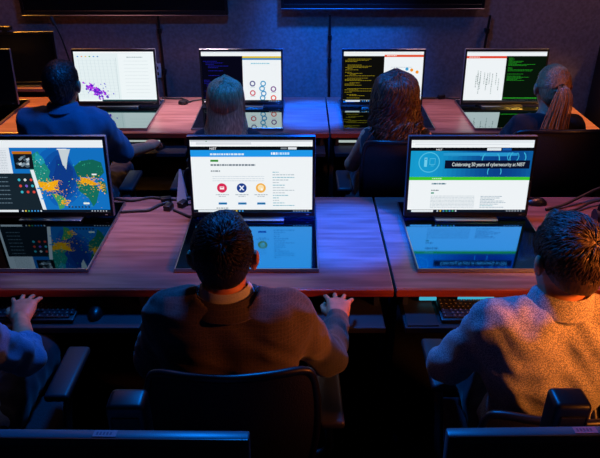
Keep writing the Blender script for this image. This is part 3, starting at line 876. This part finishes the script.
def hand(W, F, side, curl=.5, s=1.0, splay=1.0):
    """W wrist, F forward, side +1 right hand / -1 left; palm down. Thumb points inward."""
    F = unit(F); up = V3(0, 0, 1); S = unit(np.cross(F, up)); N_ = np.cross(S, F)       # S right, N up
    def pt(f, r, n_): return W+s*(F*f+S*r+N_*n_)
    palm = []
    offs = [-.031, -.0105, .0105, .030]          # left..right across the knuckles
    if side > 0: lens = [.070, .079, .074, .058]
    else: lens = [.058, .074, .079, .070]
    kf = [.084, .090, .088, .078] if side > 0 else [.078, .088, .090, .084]
    for o, k in zip(offs, kf): palm.append(cap(pt(0, o*.55, 0), pt(k, o, .006), .0150*s, .0125*s, .02))
    palm.append(ell(pt(.045, 0, -.002), V3(.034, .045, .016)*s, .02, np.stack([S, F, N_])))
    groups = [palm]
    for o, L_, k in zip(offs, lens, kf):
        ang = o*5.5*splay; dirf = F*math.cos(ang)+S*math.sin(ang)
        p0 = pt(k-.006, o, .006); a = -.05
        g = []; rad = .0093*s; p = p0
        for frac, bend, r2 in ((.44, curl*.55, .0086), (.31, curl*.8, .0079), (.25, curl*.6, .0070)):
            a += bend; d = dirf*math.cos(a)-N_*math.sin(a)
            q = p+d*L_*frac*s; g.append(cap(p, q, rad, r2*s, .004)); p, rad = q, r2*s
        groups.append(g)
    t = -side
    a0 = pt(.018, t*.020, -.004); a1 = pt(.050, t*.048, -.010); a2 = pt(.078, t*.056, -.014); a3 = pt(.100, t*.050, -.018)
    groups.append([cap(a0, a1, .0145*s, .0112*s, .008), cap(a1, a2, .0108*s, .0095*s, .005), cap(a2, a3, .0093*s, .0078*s, .005)])
    return groups

def person(label, N, H, hip, sw, arms, P, h=.005):
    """N neck base, H head centre, hip pelvis centre, sw shoulder half width, arms {side:(elbow, wrist, handdir)}"""
    N, H, hip = V3(*N), V3(*H), V3(*hip)
    fem = P.get('fem', False); bs = .90 if fem else 1.0
    root = thing('person', label, 'person', (hip[0], hip[1], 0), 0, 'people at the computer desks')
    O = (hip[0], hip[1], 0)
    yaw, tilt, nod = P.get('yaw', 0.), P.get('tilt', 0.), P.get('nod', 0.)
    RH = np.array(Euler((nod, tilt, yaw), 'XYZ').to_matrix())
    def hp(x, y, z): return H+RH @ V3(x, y, z)*P.get('hs', 1.0)
    up = unit(N-hip)
    chest = hip+(N-hip)*.64+V3(0, .0, 0)
    sh = {s: N+V3(s*(sw-.045), .005, -.055) for s in (-1, 1)}
    kn = {s: hip+V3(s*.12, .43, -.02) for s in (-1, 1)}
    an = {s: V3(hip[0]+s*.13, hip[1]+.42, .10) for s in (-1, 1)}
    def torso(e):
        b = [ell(hip, V3(.165*(1.05 if fem else 1)+e, .125+e, .12+e), .06),
             cap(hip+V3(0, 0, .08), hip+(N-hip)*.5, .115*bs+e, .125*bs+e, .07),
             ell(chest, V3(sw*.82+e, .105*bs+e, .19+e), .06),
             cap(N+V3(-(sw-.075), .0, -.075), N+V3(sw-.075, .0, -.075), .062*bs+e, .062*bs+e, .05),
             cap(N+V3(-.05, -.005, -.02), N+V3(-(sw-.06), .0, -.05+P.get('square', 0.)), .045*bs+e, .047*bs+e, .04),
             cap(N+V3(.05, -.005, -.02), N+V3(sw-.06, .0, -.05+P.get('square', 0.)), .045*bs+e, .047*bs+e, .04),
             ell(chest+V3(-sw*.42, -.055, .05), V3(.085+e, .055+e, .10+e), .05),
             ell(chest+V3(sw*.42, -.055, .05), V3(.085+e, .055+e, .10+e), .05)]
        if fem: b += [ell(chest+V3(s*.07, .085, -.03), V3(.06+e, .05+e, .06+e), .03) for s in (-1, 1)]
        return b
    def upper(s, e): return [cap(sh[s], V3(*arms[s][0]), .052*bs+e, .043*bs+e, .03)]
    def fore(s, e, t1=1.0, t0=0.):
        E_, W_ = V3(*arms[s][0]), V3(*arms[s][1])
        r = lambda t: .043*bs+(.029*bs-.043*bs)*t
        return [cap(E_+(W_-E_)*t0, E_+(W_-E_)*t1, r(t0)+e, r(t1)+e, .02)]
    neck = [cap(N+V3(0, .005, -.04), hp(0, -.012, -.055), .062*bs, .055*bs, .03)]
    head = [ell(hp(0, -.010, .022), V3(.074, .094, .092)*P.get('hs', 1.), .02, RH.T),
            ell(hp(0, .028, -.045), V3(.058, .066, .066)*P.get('hs', 1.), .03, RH.T),
            cap(hp(0, .082, .012), hp(0, .104, -.022), .010, .013, .012),
            cap(hp(-.035, .080, .024), hp(.035, .080, .024), .011, .011, .015),
            cap(hp(-.018, .088, -.058), hp(.018, .088, -.058), .008, .008, .008),
            ell(hp(0, .074, -.095), V3(.024, .018, .016), .02, RH.T)]
    for s in (-1, 1):
        head += [ell(hp(s*.082, -.006, -.008), V3(.012, .022, .034), .008, RH.T @ np.eye(3)),
                 ell(hp(s*.092, -.014, .004), V3(.007, .018, .024), .006, RH.T)]
    legs = []
    for s in (-1, 1):
        legs += [cap(hip+V3(s*.09, 0, -.01), kn[s], .083*bs, .058*bs, .03), cap(kn[s], an[s], .055*bs, .036*bs, .03), cap(an[s], an[s]+V3(0, .14, -.06), .035, .028, .02)]
    g = [torso(0.)+neck+head+legs+[p for s in (-1, 1) for p in upper(s, 0)+fore(s, 0)]]
    for s in (-1, 1):
        W_ = V3(*arms[s][1])
        g += hand(W_, V3(*arms[s][2]), s, P.get('curl', .5), .94 if fem else 1.08, P.get('splay', 1.0))
    sdf_obj('body', g, h, P['skin'], root, origin=O)
    for s in (-1, 1):
        b = BM(); bmesh.ops.create_uvsphere(b, u_segments=16, v_segments=10, radius=.0125)
        c = hp(s*.031, .078, .004)
        ax_ = Vector(RH @ V3(0, 1, 0))
        for f in b.faces:
            q = f.calc_center_median().normalized().dot(ax_)
            f.material_index = 1 if q > .80 else 0
        for v in b.verts: v.co += Vector(c-V3(*O))
        obj('eye', b, [M['eye'], M['iris']], root, True)
    # trousers and shoes
    e = .012
    tr = [ell(hip+V3(0, 0, -.005), V3(.172+e, .13+e, .12+e), .06)]
    for s in (-1, 1): tr += [cap(hip+V3(s*.09, 0, -.01), kn[s], .083*bs+e, .06*bs+e, .03), cap(kn[s], an[s]+V3(0, 0, .03), .057*bs+e, .045+e, .03)]
    sdf_obj('trousers', [tr], .010, M['trousers'], root, origin=O, disp=lambda v: wrinkle(v, .004, .08, 3))
    for s in (-1, 1):
        sdf_obj('shoe', [[cap(an[s]+V3(0, -.03, -.055), an[s]+V3(0, .16, -.065), .043, .034, .03), cap(an[s]+V3(0, 0, -.05), an[s]+V3(0, 0, .0), .042, .042, .02)]],
                .008, M['shoe'], root, origin=O, cut=lambda X, Y, Z: (.004-Z)+0*X+0*Y)
    # upper garment
    e = P.get('fit', .016); k = P['cloth']
    sleeve = P.get('sleeve', {1: 1.0, -1: 1.0})         # fraction of forearm covered, <0: part of upper arm, None sleeveless
    gp = torso(e)
    for s in (-1, 1):
        t = sleeve[s]
        if t is None: continue
        E_ = V3(*arms[s][0])
        if t < 0: gp += [cap(sh[s], sh[s]+(E_-sh[s])*(-t), .054*bs+e+.003, .050*bs+e+.006, .03)]
        else: ea = P.get('afit', e); gp += upper(s, ea+.002)+[cap(E_, E_+(V3(*arms[s][1])-E_)*t, .045*bs+ea, (.045-.010*t)*bs+ea*.8, .02)]
    nk = N+V3(0, .02, .0); drop = P.get('neck_drop', .0)
    def cut(X, Y, Z):
        # keep below a plane that dips to the front of the neck and above the hem
        a = Z-(N[2]+.034-drop)+.45*(Y-N[1])*(Y > N[1]+.0)
        a = np.minimum(a, .088-np.sqrt((X-N[0])**2+(Y-N[1]-.012)**2))+0*Z if not P.get('scoop') else a
        hem = (hip[2]-.05)-Z
        c = np.maximum(a, hem)
        if P.get('scoop'):
            c = np.maximum(c, P['scoop']-np.sqrt((X-N[0])**2+(Z-N[2]-.02)**2+0*Y))
        return c
    gh = P.get('gh', .0065)
    G = sdf_obj(P.get('garment', 'shirt'), [gp], gh, k, root, cut=cut, origin=O,
                disp=lambda v: wrinkle(v, P.get('wr', .0055), P.get('wl', .085), P.get('seed', 1), P.get('wst', (1, 1, 1))))
    # rolled cuffs
    for s in P.get('rolled', []):
        E_, W_ = V3(*arms[s][0]), V3(*arms[s][1]); c = E_+(W_-E_)*sleeve[s]; d = unit(W_-E_)
        sdf_obj('rolled_cuff', [[cap(c-d*.04, c+d*.012, .056, .053, .01)]], .005, k, G, origin=O, disp=lambda v: wrinkle(v, .005, .05, 9))
    # collar: two layers of a leaning ring
    if P.get('collar'):
        for (cname, m_, r0, zl, zh, th, opn) in P['collar']:
            b = BM(); n_ = 40; rings = []
            ax_ = unit(hp(0, -.012, -.055)-N)
            for i in range(n_+1):
                a = PI/2+opn+(2*PI-2*opn)*i/n_
                rad = lambda q: V3(math.cos(a)*q*1.06, math.sin(a)*q*1.05, 0)
                front = max(0., math.sin(a))
                zlo, zhi = zl-.03*front, zh-.035*front
                base = N+V3(0, .004, 0)
                pr = [base+rad(r0)+ax_*zlo, base+rad(r0*.90)+ax_*zhi, base+rad(r0*.90+th*.7)+ax_*(zhi+.004), base+rad(r0*.93+th*1.6)+ax_*(zhi-.004), base+rad(r0*1.05+th*2.2)+ax_*(zlo-.004), base+rad(r0*1.05+th)+ax_*(zlo-.012)]
                rings.append([b.verts.new(Vector(p-V3(*O))) for p in pr])
            for A, B in zip(rings, rings[1:]):
                for q in range(6): b.faces.new((A[q], A[(q+1) % 6], B[(q+1) % 6], B[q]))
            b.faces.new(rings[0]); b.faces.new(rings[-1][::-1])
            obj(cname, b, m_, G, True)
    for (nm, m_, a_, r_) in P.get('cuffs', []):
        for s in (-1, 1):
            E_, W_ = V3(*arms[s][0]), V3(*arms[s][1]); d = unit(W_-E_)
            sdf_obj(nm, [[cap(W_-d*.05, W_+d*a_, r_+.003, r_, .01)]], .005, m_, G, origin=O)
    # hair
    P['hair'](root, O, hp, RH, N)
    return root

# ---- hair styles; y<0 is the back of the head
def cut_plane(hp, RH, H0, za, zb):
    """hairline: keep points above a slanted line, za at the nape (y=-.09), zb at forehead (y=+.085)"""
    def f(X, Y, Z):
        q = [X-H0[0], Y-H0[1], Z-H0[2]]
        y = RH[0][1]*q[0]+RH[1][1]*q[1]+RH[2][1]*q[2]
        z = RH[0][2]*q[0]+RH[1][2]*q[1]+RH[2][2]*q[2]
        t = np.clip((y+.09)/.175, 0, 1)
        return (za+(zb-za)*t**1.3)-z
    return f
def cap_hair(hp, RH, e, k=.03):
    return [ell(hp(0, -.012, .024), V3(.074+e, .094+e, .092+e), k, RH.T), cap(hp(0, -.045, -.03), hp(0, -.042, -.075), .056+e*.5, .044+e*.3, .03)]
def strands(hp, RH, amp, freq, seed):
    c = hp(0, -.03, .04)
    def d(v):
        q = (v-c) @ RH
        a = np.arctan2(q[:, 1], q[:, 0]); w_ = wrinkle(v, 1., .06, seed)
        top = np.clip((q[:, 2]+.02)/.05, .15, 1)
        return top*(amp*(.6*np.sin(a*freq*1.7+w_*1.6)+.6*np.sin(a*freq*.6+w_*2.1+1))+wrinkle(v, amp*.8, .02, seed+1))
    return d
def short_locks(hp, e, za, zb, n_, ln, lift, seed, r0, bump=None, swirl=.5):
    r = np.random.default_rng(seed); P = []
    crown_d = unit(V3(.12, -.70, .70))
    while len(P) < n_:
        d = unit(r.normal(size=3)); row = []
        loc = V3(d[0]*(.074+e), -.010+d[1]*(.094+e), .022+d[2]*(.092+e))
        t = min(max((loc[1]+.09)/.175, 0), 1)
        if loc[2] < za+(zb-za)*t**1.3+.004: continue
        fl = d-crown_d*(d @ crown_d); fl = fl-d*(fl @ d)
        nf = np.linalg.norm(fl)
        fl = fl/nf if nf > 1e-4 else fl
        fl = unit(fl+swirl*np.cross(crown_d, d)*max(0, 1-nf)+r.normal(size=3)*.16)
        topw = min(max((loc[2]-.0)/.07, .25), 1)
        L_ = ln*topw*r.uniform(.7, 1.2); hb = (bump(d) if bump else 0.)
        for k in range(5):
            q = k/4; dd = unit(d+fl*q*L_/.09)
            rr_ = 1+(lift*topw*math.sin(q*2.2)*r.uniform(.7, 1.3)-.03*(k == 0))+hb
            row.append(hp(dd[0]*(.074+e)*rr_, -.010+dd[1]*(.094+e)*rr_, .022+dd[2]*(.092+e)*rr_))
        P.append(row)
    return strand_mesh(np.array(P), r0, r0*.35)
def short_hair(m, e, za=-.085, zb=.05, amp=.0022, top=None, seed=1):
    def f(root, O, hp, RH, N):
        g = cap_hair(hp, RH, e)
        if top: g += top(hp, RH)
        ds = strands(hp, RH, amp, 26, seed) if top is quiff else (lambda v: wrinkle(v, amp, .016, seed))
        sdf_obj('hair', [g], .0038, m, root, cut=cut_plane(hp, RH, hp(0, 0, 0), za, zb), disp=ds, origin=O,
                extra=short_locks(hp, e-.001, za, zb, 2200, *((.050, .10, seed, .0026, (lambda d: .10*max(0, d[2])*max(0, d[1]+.5))) if top is quiff else (.030, .06, seed, .0022, (lambda d: .05*max(0, d[2])*max(0, d[1]+.4))))))
    return f
def quiff(hp, RH):
    return [cap(hp(-.03, -.02, .074), hp(-.01, .07, .086), .040, .036, .03), cap(hp(.03, -.02, .074), hp(.03, .06, .08), .040, .036, .03)]
def crown(hp, RH):
    return [cap(hp(-.02, -.0, .070), hp(-.015, .06, .072), .040, .034, .03), cap(hp(.025, .0, .070), hp(.02, .06, .072), .038, .034, .03)]
def strand_mesh(paths, r0, r1):
    """paths (n, m, 3) -> tapering four-sided locks"""
    n_, m_, _ = paths.shape
    T = np.gradient(paths, axis=1); T /= np.maximum(np.linalg.norm(T, axis=2), 1e-9)[..., None]
    A = np.cross(T, V3(.3, .9, .25)); A /= np.maximum(np.linalg.norm(A, axis=2), 1e-9)[..., None]
    B = np.cross(T, A)
    rad = np.interp(np.linspace(0, 1, m_), [0, .15, .7, 1], [r0*.6, r0, r0, r1])[None, :, None]
    V = np.stack([paths+A*rad, paths+B*rad*.6, paths-A*rad, paths-B*rad*.6], 2).reshape(-1, 3)
    base = (np.arange(n_)[:, None, None]*m_+np.arange(m_-1)[None, :, None])*4
    k = np.arange(4)[None, None, :]; k2 = (k+1) % 4
    F_ = np.stack([base+k, base+k2, base+4+k2, base+4+k], -1).reshape(-1, 4)
    return V, F_
def bez(P, m_):
    """Catmull through control points P (n, c, 3)"""
    c = P.shape[1]; Q = np.concatenate([2*P[:, :1]-P[:, 1:2], P, 2*P[:, -1:]-P[:, -2:-1]], 1)
    out = []
    for u in np.linspace(0, c-1-1e-6, m_):
        i = int(u); t = u-i; p0, p1, p2, p3 = Q[:, i], Q[:, i+1], Q[:, i+2], Q[:, i+3]
        out.append(.5*(2*p1+(p2-p0)*t+(2*p0-5*p1+4*p2-p3)*t*t+(3*p1-p0-3*p2+p3)*t**3))
    return np.stack(out, 1)
def locks(hp, N, n_, tipx, tipy, tipz, jit, wave, seed, r0, r1, ex, m_=16):
    r = np.random.default_rng(seed); P = []
    for i in range(n_):
        a = r.uniform(-PI-.45, .45); e = ex+r.uniform(-.006, .004)
        ca, sa = math.cos(a), math.sin(a)
        p0 = hp(.004*np.sign(ca)*r.uniform(0, 2), r.uniform(-.075, .055), .112+e+r.uniform(-.006, .003))
        p1 = hp(ca*(.060+e)+.0, -.012+sa*(.075+e), .088+e*.6)
        p2 = hp(ca*(.078+e), -.012+sa*(.097+e), .018)
        p3 = hp(ca*(.076+e), -.012+sa*(.09+e), -.055)
        w_ = r.uniform(.75, 1.05)
        p5 = V3(N[0]+ca*tipx*w_+r.normal()*jit, N[1]+tipy+.05*(1+sa)+r.normal()*jit*.6, N[2]+tipz+.09*(1+sa)+r.normal()*jit*1.6)
        p4 = (p3+p5)/2+V3(ca*.012, sa*.012-.004, 0)
        P.append([p0, p1, p2, p3, p4, p5])
    B = bez(np.array(P), m_)
    if wave:
        t = np.linspace(0, 1, m_)[None, :]; ph = r.uniform(0, 6, (n_, 1)); f = r.uniform(9, 15, (n_, 1)); am = wave*np.clip((t-.2)*2.2, .12, 1)*r.uniform(.6, 1.4, (n_, 1))
        B[..., 0] += am*np.sin(f*t*2+ph); B[..., 1] += am*.8*np.cos(f*t*2+ph); B[..., 2] += am*.4*np.sin(f*t*1.3+ph)
    return strand_mesh(B, r0, r1)
def long_straight(root, O, hp, RH, N):
    g = [ell(hp(0, -.012, .022), V3(.078, .098, .098), .03, RH.T)]
    for i in range(9):
        t = i/8-.5
        g.append(cap(hp(t*.12, -.050-.03*math.cos(t*3), .01), V3(N[0]+t*.165, N[1]-.085-.03*math.cos(t*3), N[2]-.17+.02*abs(t)), .030, .018, .025))
    c = cut_plane(hp, RH, hp(0, 0, 0), -.6, .045)
    sdf_obj('hair', [g], .0055, M['hair_long'], root, cut=c, origin=O, extra=locks(hp, N, 900, .105, -.115, -.20, .012, .0015, 3, .0034, .0012, .014))
def curly(root, O, hp, RH, N):
    g = [ell(hp(0, -.015, .024), V3(.090, .108, .108), .03, RH.T)]
    for i in range(9):
        t = i/8-.5
        g.append(cap(hp(t*.13, -.050-.03*math.cos(t*3), .02), V3(N[0]+t*.15, N[1]-.075-.03*math.cos(t*3), N[2]-.08+.05*abs(t)), .034, .022, .03))
    c = cut_plane(hp, RH, hp(0, 0, 0), -.6, .05)
    sdf_obj('hair', [g], .0055, M['hair_curly'], root, cut=c, origin=O, disp=lambda v: wrinkle(v, .004, .03, 21), extra=locks(hp, N, 1100, .086, -.105, -.115, .016, .019, 4, .0040, .0016, .032, 26))
def ponytail(root, O, hp, RH, N):
    r = np.random.default_rng(9)
    tie = unit(V3(.05, -1, .12)); P = []
    for i in range(700):
        a = r.uniform(0, 2*PI); el = r.uniform(-.95, .3)
        # hairline: forehead, temples, behind the ears, nape
        d0 = unit(V3(math.cos(a), math.sin(a)*.9+.1, .55 if math.sin(a) > .3 else (.05 if math.sin(a) > -.4 else -.75))+r.normal(size=3)*.10)
        w_ = math.acos(np.clip(d0 @ tie, -1, 1)); row = []
        for k in range(7):
            t = k/6; d = (math.sin((1-t)*w_)*d0+math.sin(t*w_)*tie)/max(math.sin(w_), 1e-3)
            e = .010+r.uniform(-.001, .001)
            row.append(hp(d[0]*(.074+e), -.010+d[1]*(.094+e), .022+d[2]*(.092+e)))
        P.append(row)
    ex = strand_mesh(bez(np.array(P), 12), .0030, .0016)
    g = cap_hair(hp, RH, .006)
    sdf_obj('hair', [g], .005, M['hair_blond'], root, cut=cut_plane(hp, RH, hp(0, 0, 0), -.07, .055), origin=O, extra=ex)
    b = hp(.006, -.108, .033); Q = []
    for i in range(420):
        q = r.normal(size=2)*.5; l = r.uniform(.8, 1.12)
        p1 = b+V3(q[0]*.014, -.022+q[1]*.006, .004)
        p2 = b+V3(q[0]*.030, -.042+q[1]*.014, -.05)
        p3 = V3(N[0]+q[0]*.040, N[1]-.100+q[1]*.022, N[2]+.01)
        p4 = V3(N[0]-.012+q[0]*.055+r.normal()*.006, N[1]-.108+q[1]*.02, N[2]-.13*l)
        Q.append([b+V3(q[0]*.008, .004, q[1]*.008), p1, p2, p3, p4])
    core = [[cap(b, b+V3(0, -.03, -.02), .013, .016, .01), cap(b+V3(0, -.03, -.02), b+V3(0, -.04, -.09), .016, .014, .01), cap(b+V3(0, -.04, -.09), V3(N[0], N[1]-.10, N[2]-.07), .014, .006, .01)]]
    sdf_obj('ponytail', core, .004, M['hair_blond'], root, origin=O, extra=strand_mesh(bez(np.array(Q), 18), .0026, .0008))
    tb = BM(); a = b-V3(*O)
    tube(tb, [a+V3(0, .006, .002), a+V3(0, -.008, .0)], .017, 16, False); obj('hair_tie', tb, M['rubber'], root, True)

# ---- the people
person('man in brown grey suit jacket seen from behind, seated at the icon monitor', (-.205, 1.49, 1.078), (-.217, 1.552, 1.196), (-.20, 1.50, .575), .215,
       {1: ((.088, 1.62, .775), (.138, 1.895, .725), (.10, 1, .06)), -1: ((-.475, 1.60, .785), (-.405, 1.865, .715), (.05, 1, -.10))},
       dict(square=.016, skin=M['skin_a'], cloth=M['suit'], garment='suit_jacket', fit=.024, wr=.006, wl=.10, seed=11, gh=.006, curl=.30, splay=2.0,
            afit=.016, sleeve={1: .86, -1: .86}, neck_drop=.014, yaw=0., hs=1.04,
            collar=[('shirt_collar', M['shirt_white'],   .068, .020, .056, .004, .5), ('jacket_collar', M['suit'], .088, .010, .042, .007, .9)],
            cuffs=[('shirt_cuff', M['shirt_white'], -.022, .031)],
            hair=short_hair(M['hair_black'], .008, -.046, .05, .0008, crown, 2)), .0048)
person('man in speckled shirt with swept brown hair, seated at right before the blue banner monitor', (.725, 1.46, 1.075), (.742, 1.505, 1.205), (.745, 1.49, .575), .215,
       {1: ((1.0, 1.59, .78), (.93, 1.85, .715), (-.05, 1, -.1)), -1: ((.475, 1.585, .775), (.70, 1.775, .715), (.25, 1, -.1))},
       dict(skin=M['skin_c'], cloth=M['shirt_dots'], fit=.020, afit=.017, wr=.006, wl=.10, seed=25, gh=.006, yaw=.12, tilt=.08, nod=-.1, hs=1.06,
            sleeve={1: .95, -1: .95}, collar=[('collar', M['shirt_dots'], .074, .022, .064, .005, .5)],
            hair=short_hair(M['hair_brown'], .008, -.05, .055, .0024, quiff, 7)), .0055)
person('man in blue work shirt cut by the left edge, his right hand on a keyboard', (-1.135, 1.44, 1.078), (-1.14, 1.49, 1.21), (-1.11, 1.47, .575), .215,
       {1: ((-.892, 1.625, .765), (-1.025, 1.895, .722), (-.2, 1, .05)), -1: ((-1.38, 1.6, .78), (-1.30, 1.86, .712), (.1, 1, -.1))},
       dict(skin=M['skin_b'], cloth=M['shirt_check'], fit=.018, afit=.010, wr=.007, wl=.075, seed=31, curl=.28, splay=1.9,
            sleeve={1: .22, -1: .22}, rolled=[1, -1], collar=[('collar', M['shirt_check'], .068, .0, .036, .004, .5)],
            hair=short_hair(M['hair_black'], .010)), .0048)
person('man in blue polo with short dark hair, back row at far left', (-1.237, 3.19, 1.088), (-1.222, 3.225, 1.225), (-1.235, 3.24, .575), .215,
       {1: ((-1.005, 3.37, .795), (-.925, 3.655, .722), (.12, 1, -.12)), -1: ((-1.47, 3.36, .80), (-1.40, 3.63, .722), (.1, 1, -.1))},
       dict(skin=M['skin_b'], cloth=M['polo'], fit=.018, wr=.006, wl=.10, seed=41, sleeve={1: -.92, -1: -.92}, curl=.6,
            collar=[('collar', M['polo'], .070, .022, .056, .005, .5)], hair=short_hair(M['hair_black'], .010, -.08, .05, .0018, crown, 5)), .0055)
person('woman with long straight light brown hair, back row', (-.385, 3.16, .99), (-.382, 3.195, 1.14), (-.385, 3.24, .56), .175,
       {1: ((-.195, 3.32, .76), (-.25, 3.60, .715), (0, 1, -.1)), -1: ((-.575, 3.32, .76), (-.52, 3.60, .715), (0, 1, -.1))},
       dict(fem=True, skin=M['skin_a'], cloth=M['top_black'], fit=.014, wr=.004, seed=51, hair=long_straight), .0065)
person('woman with dark curly hair and sleeveless black top, back row', (.500, 3.15, 1.02), (.488, 3.19, 1.158), (.50, 3.24, .565), .185,
       {1: ((.735, 3.30, .76), (.66, 3.57, .715), (0, 1, -.1)), -1: ((.290, 3.29, .76), (.36, 3.57, .715), (0, 1, -.1))},
       dict(fem=True, skin=M['skin_c'], cloth=M['top_black'], fit=.010, wr=.003, seed=61, sleeve={1: None, -1: None}, neck_drop=.035, garment='sleeveless_top', scoop=.105, hair=curly), .0055)
person('woman with blonde ponytail and black jacket, back row at right', (1.300, 3.20, 1.055), (1.306, 3.245, 1.205), (1.315, 3.29, .565), .180,
       {1: ((1.51, 3.35, .78), (1.45, 3.62, .715), (0, 1, -.1)), -1: ((1.095, 3.35, .78), (1.15, 3.62, .715), (0, 1, -.1))},
       dict(fem=True, skin=M['skin_a'], cloth=M['jacket_dark'], garment='jacket', fit=.018, wr=.005, seed=71, hs=.98,
            collar=[('collar', M['jacket_dark'], .066, -.01, .022, .006, .6)], hair=ponytail), .0065)

# ------------------------------------------------------------------ light
def lamp(kind, name, loc, target, col, energy, size=.2, cone=60, blend=.5):
    L_ = bpy.data.lights.new(name, kind); L_.color = lin(col)[:3]; L_.energy = energy
    if kind == 'AREA': L_.size = size; L_.shape = 'DISK'
    else: L_.shadow_soft_size = size
    if kind == 'SPOT': L_.spot_size = math.radians(cone); L_.spot_blend = blend
    o = bpy.data.objects.new(name, L_); o.location = loc
    o.rotation_euler = (Vector(target)-Vector(loc)).to_track_quat('-Z', 'Y').to_euler()
    return link(o)
BLUE = (0, 95, 255); WARM = (255, 140, 50)
lamp('SPOT', 'blue_front_desk_spot', (.21, 2.8, 2.95), (.20, 2.53, .74), BLUE, 2100, .04, 18.5, .6)
lamp('SPOT', 'blue_back_desk_spot', (.07, 4.2, 2.95), (.07, 4.24, .74), BLUE, 3000, .04, 19, .6)
lamp('SPOT', 'blue_wall_spot', (.28, 3.9, 2.95), (.26, 4.95, 1.0), (0, 105, 255), 750, .1, 40, .9)
lamp('AREA', 'blue_ceiling_panel', (-.15, 2.9, 2.95), (-.15, 1.9, 0), (6, 128, 255), 80, .4)
lamp('SPOT', 'pale_front_spot', (-.80, 2.7, 2.95), (-.76, 2.62, .74), (240, 195, 225), 260, .1, 20, .9)
lamp('SPOT', 'pale_back_spot', (-.80, 4.4, 2.95), (-.78, 4.27, .74), (235, 205, 225), 950, .1, 24, .9)
lamp('SPOT', 'pale_right_spot', (1.0, 4.4, 2.95), (1.0, 4.25, .74), (245, 185, 200), 330, .1, 24, .9)
lamp('SPOT', 'red_right_desk_spot', (1.30, 2.9, 2.95), (1.30, 2.5, .74), (255, 140, 110), 190, .1, 30, .9)
lamp('SPOT', 'warm_rear_lamp', (2.5, -.2, 2.35), (.98, 1.52, 1.0), WARM, 520, .25, 30, .9)
lamp('SPOT', 'warm_neck_lamp', (2.5, .9, 2.0), (.02, 1.75, .90), (255, 125, 50), 330, .08, 23, .8)  # extra spot added to warm the suited man's neck and hand
lamp('SPOT', 'warm_back_row_lamp', (2.7, 1.2, 2.3), (.72, 3.2, 1.05), (255, 145, 65), 260, .15, 22, .9)
lamp('SPOT', 'warm_right_lamp', (2.9, 3.4, 2.8), (2.0, 4.25, .74), (255, 175, 60), 1100, .15, 32, .8)
lamp('SPOT', 'warm_left_lamp', (-2.6, 4.85, 2.6), (-1.8, 4.2, .74), (255, 165, 50), 700, .15, 40, .8)
lamp('AREA', 'wall_wash_left', (-1.7, 4.3, 2.9), (-1.7, 4.95, .9), (255, 165, 160), 8, .8)
lamp('AREA', 'wall_wash_right', (2.1, 4.3, 2.9), (2.1, 4.95, .9), (255, 185, 190), 9, .8)
w = bpy.data.worlds.new('room_dark'); SC.world = w; w.use_nodes = True
w.node_tree.nodes['Background'].inputs['Color'].default_value = (.0, .0, .0, 1)
w.node_tree.nodes['Background'].inputs['Strength'].default_value = 0

# ------------------------------------------------------------------ camera
cd = bpy.data.cameras.new('camera'); cam = bpy.data.objects.new('camera', cd); link(cam)
cd.sensor_fit = 'HORIZONTAL'; cd.sensor_width = 36; cd.lens = 635*36/600
cd.clip_start = .05; cd.clip_end = 30
cam.location = (0, 0, 2.12); cam.rotation_euler = (math.radians(90-28.3), 0, 0)
SC.camera = cam
SC.view_settings.view_transform = 'Standard'; SC.view_settings.look = 'None'
SC.view_settings.exposure = 0; SC.view_settings.gamma = 1; SC.view_settings.use_curve_mapping = False
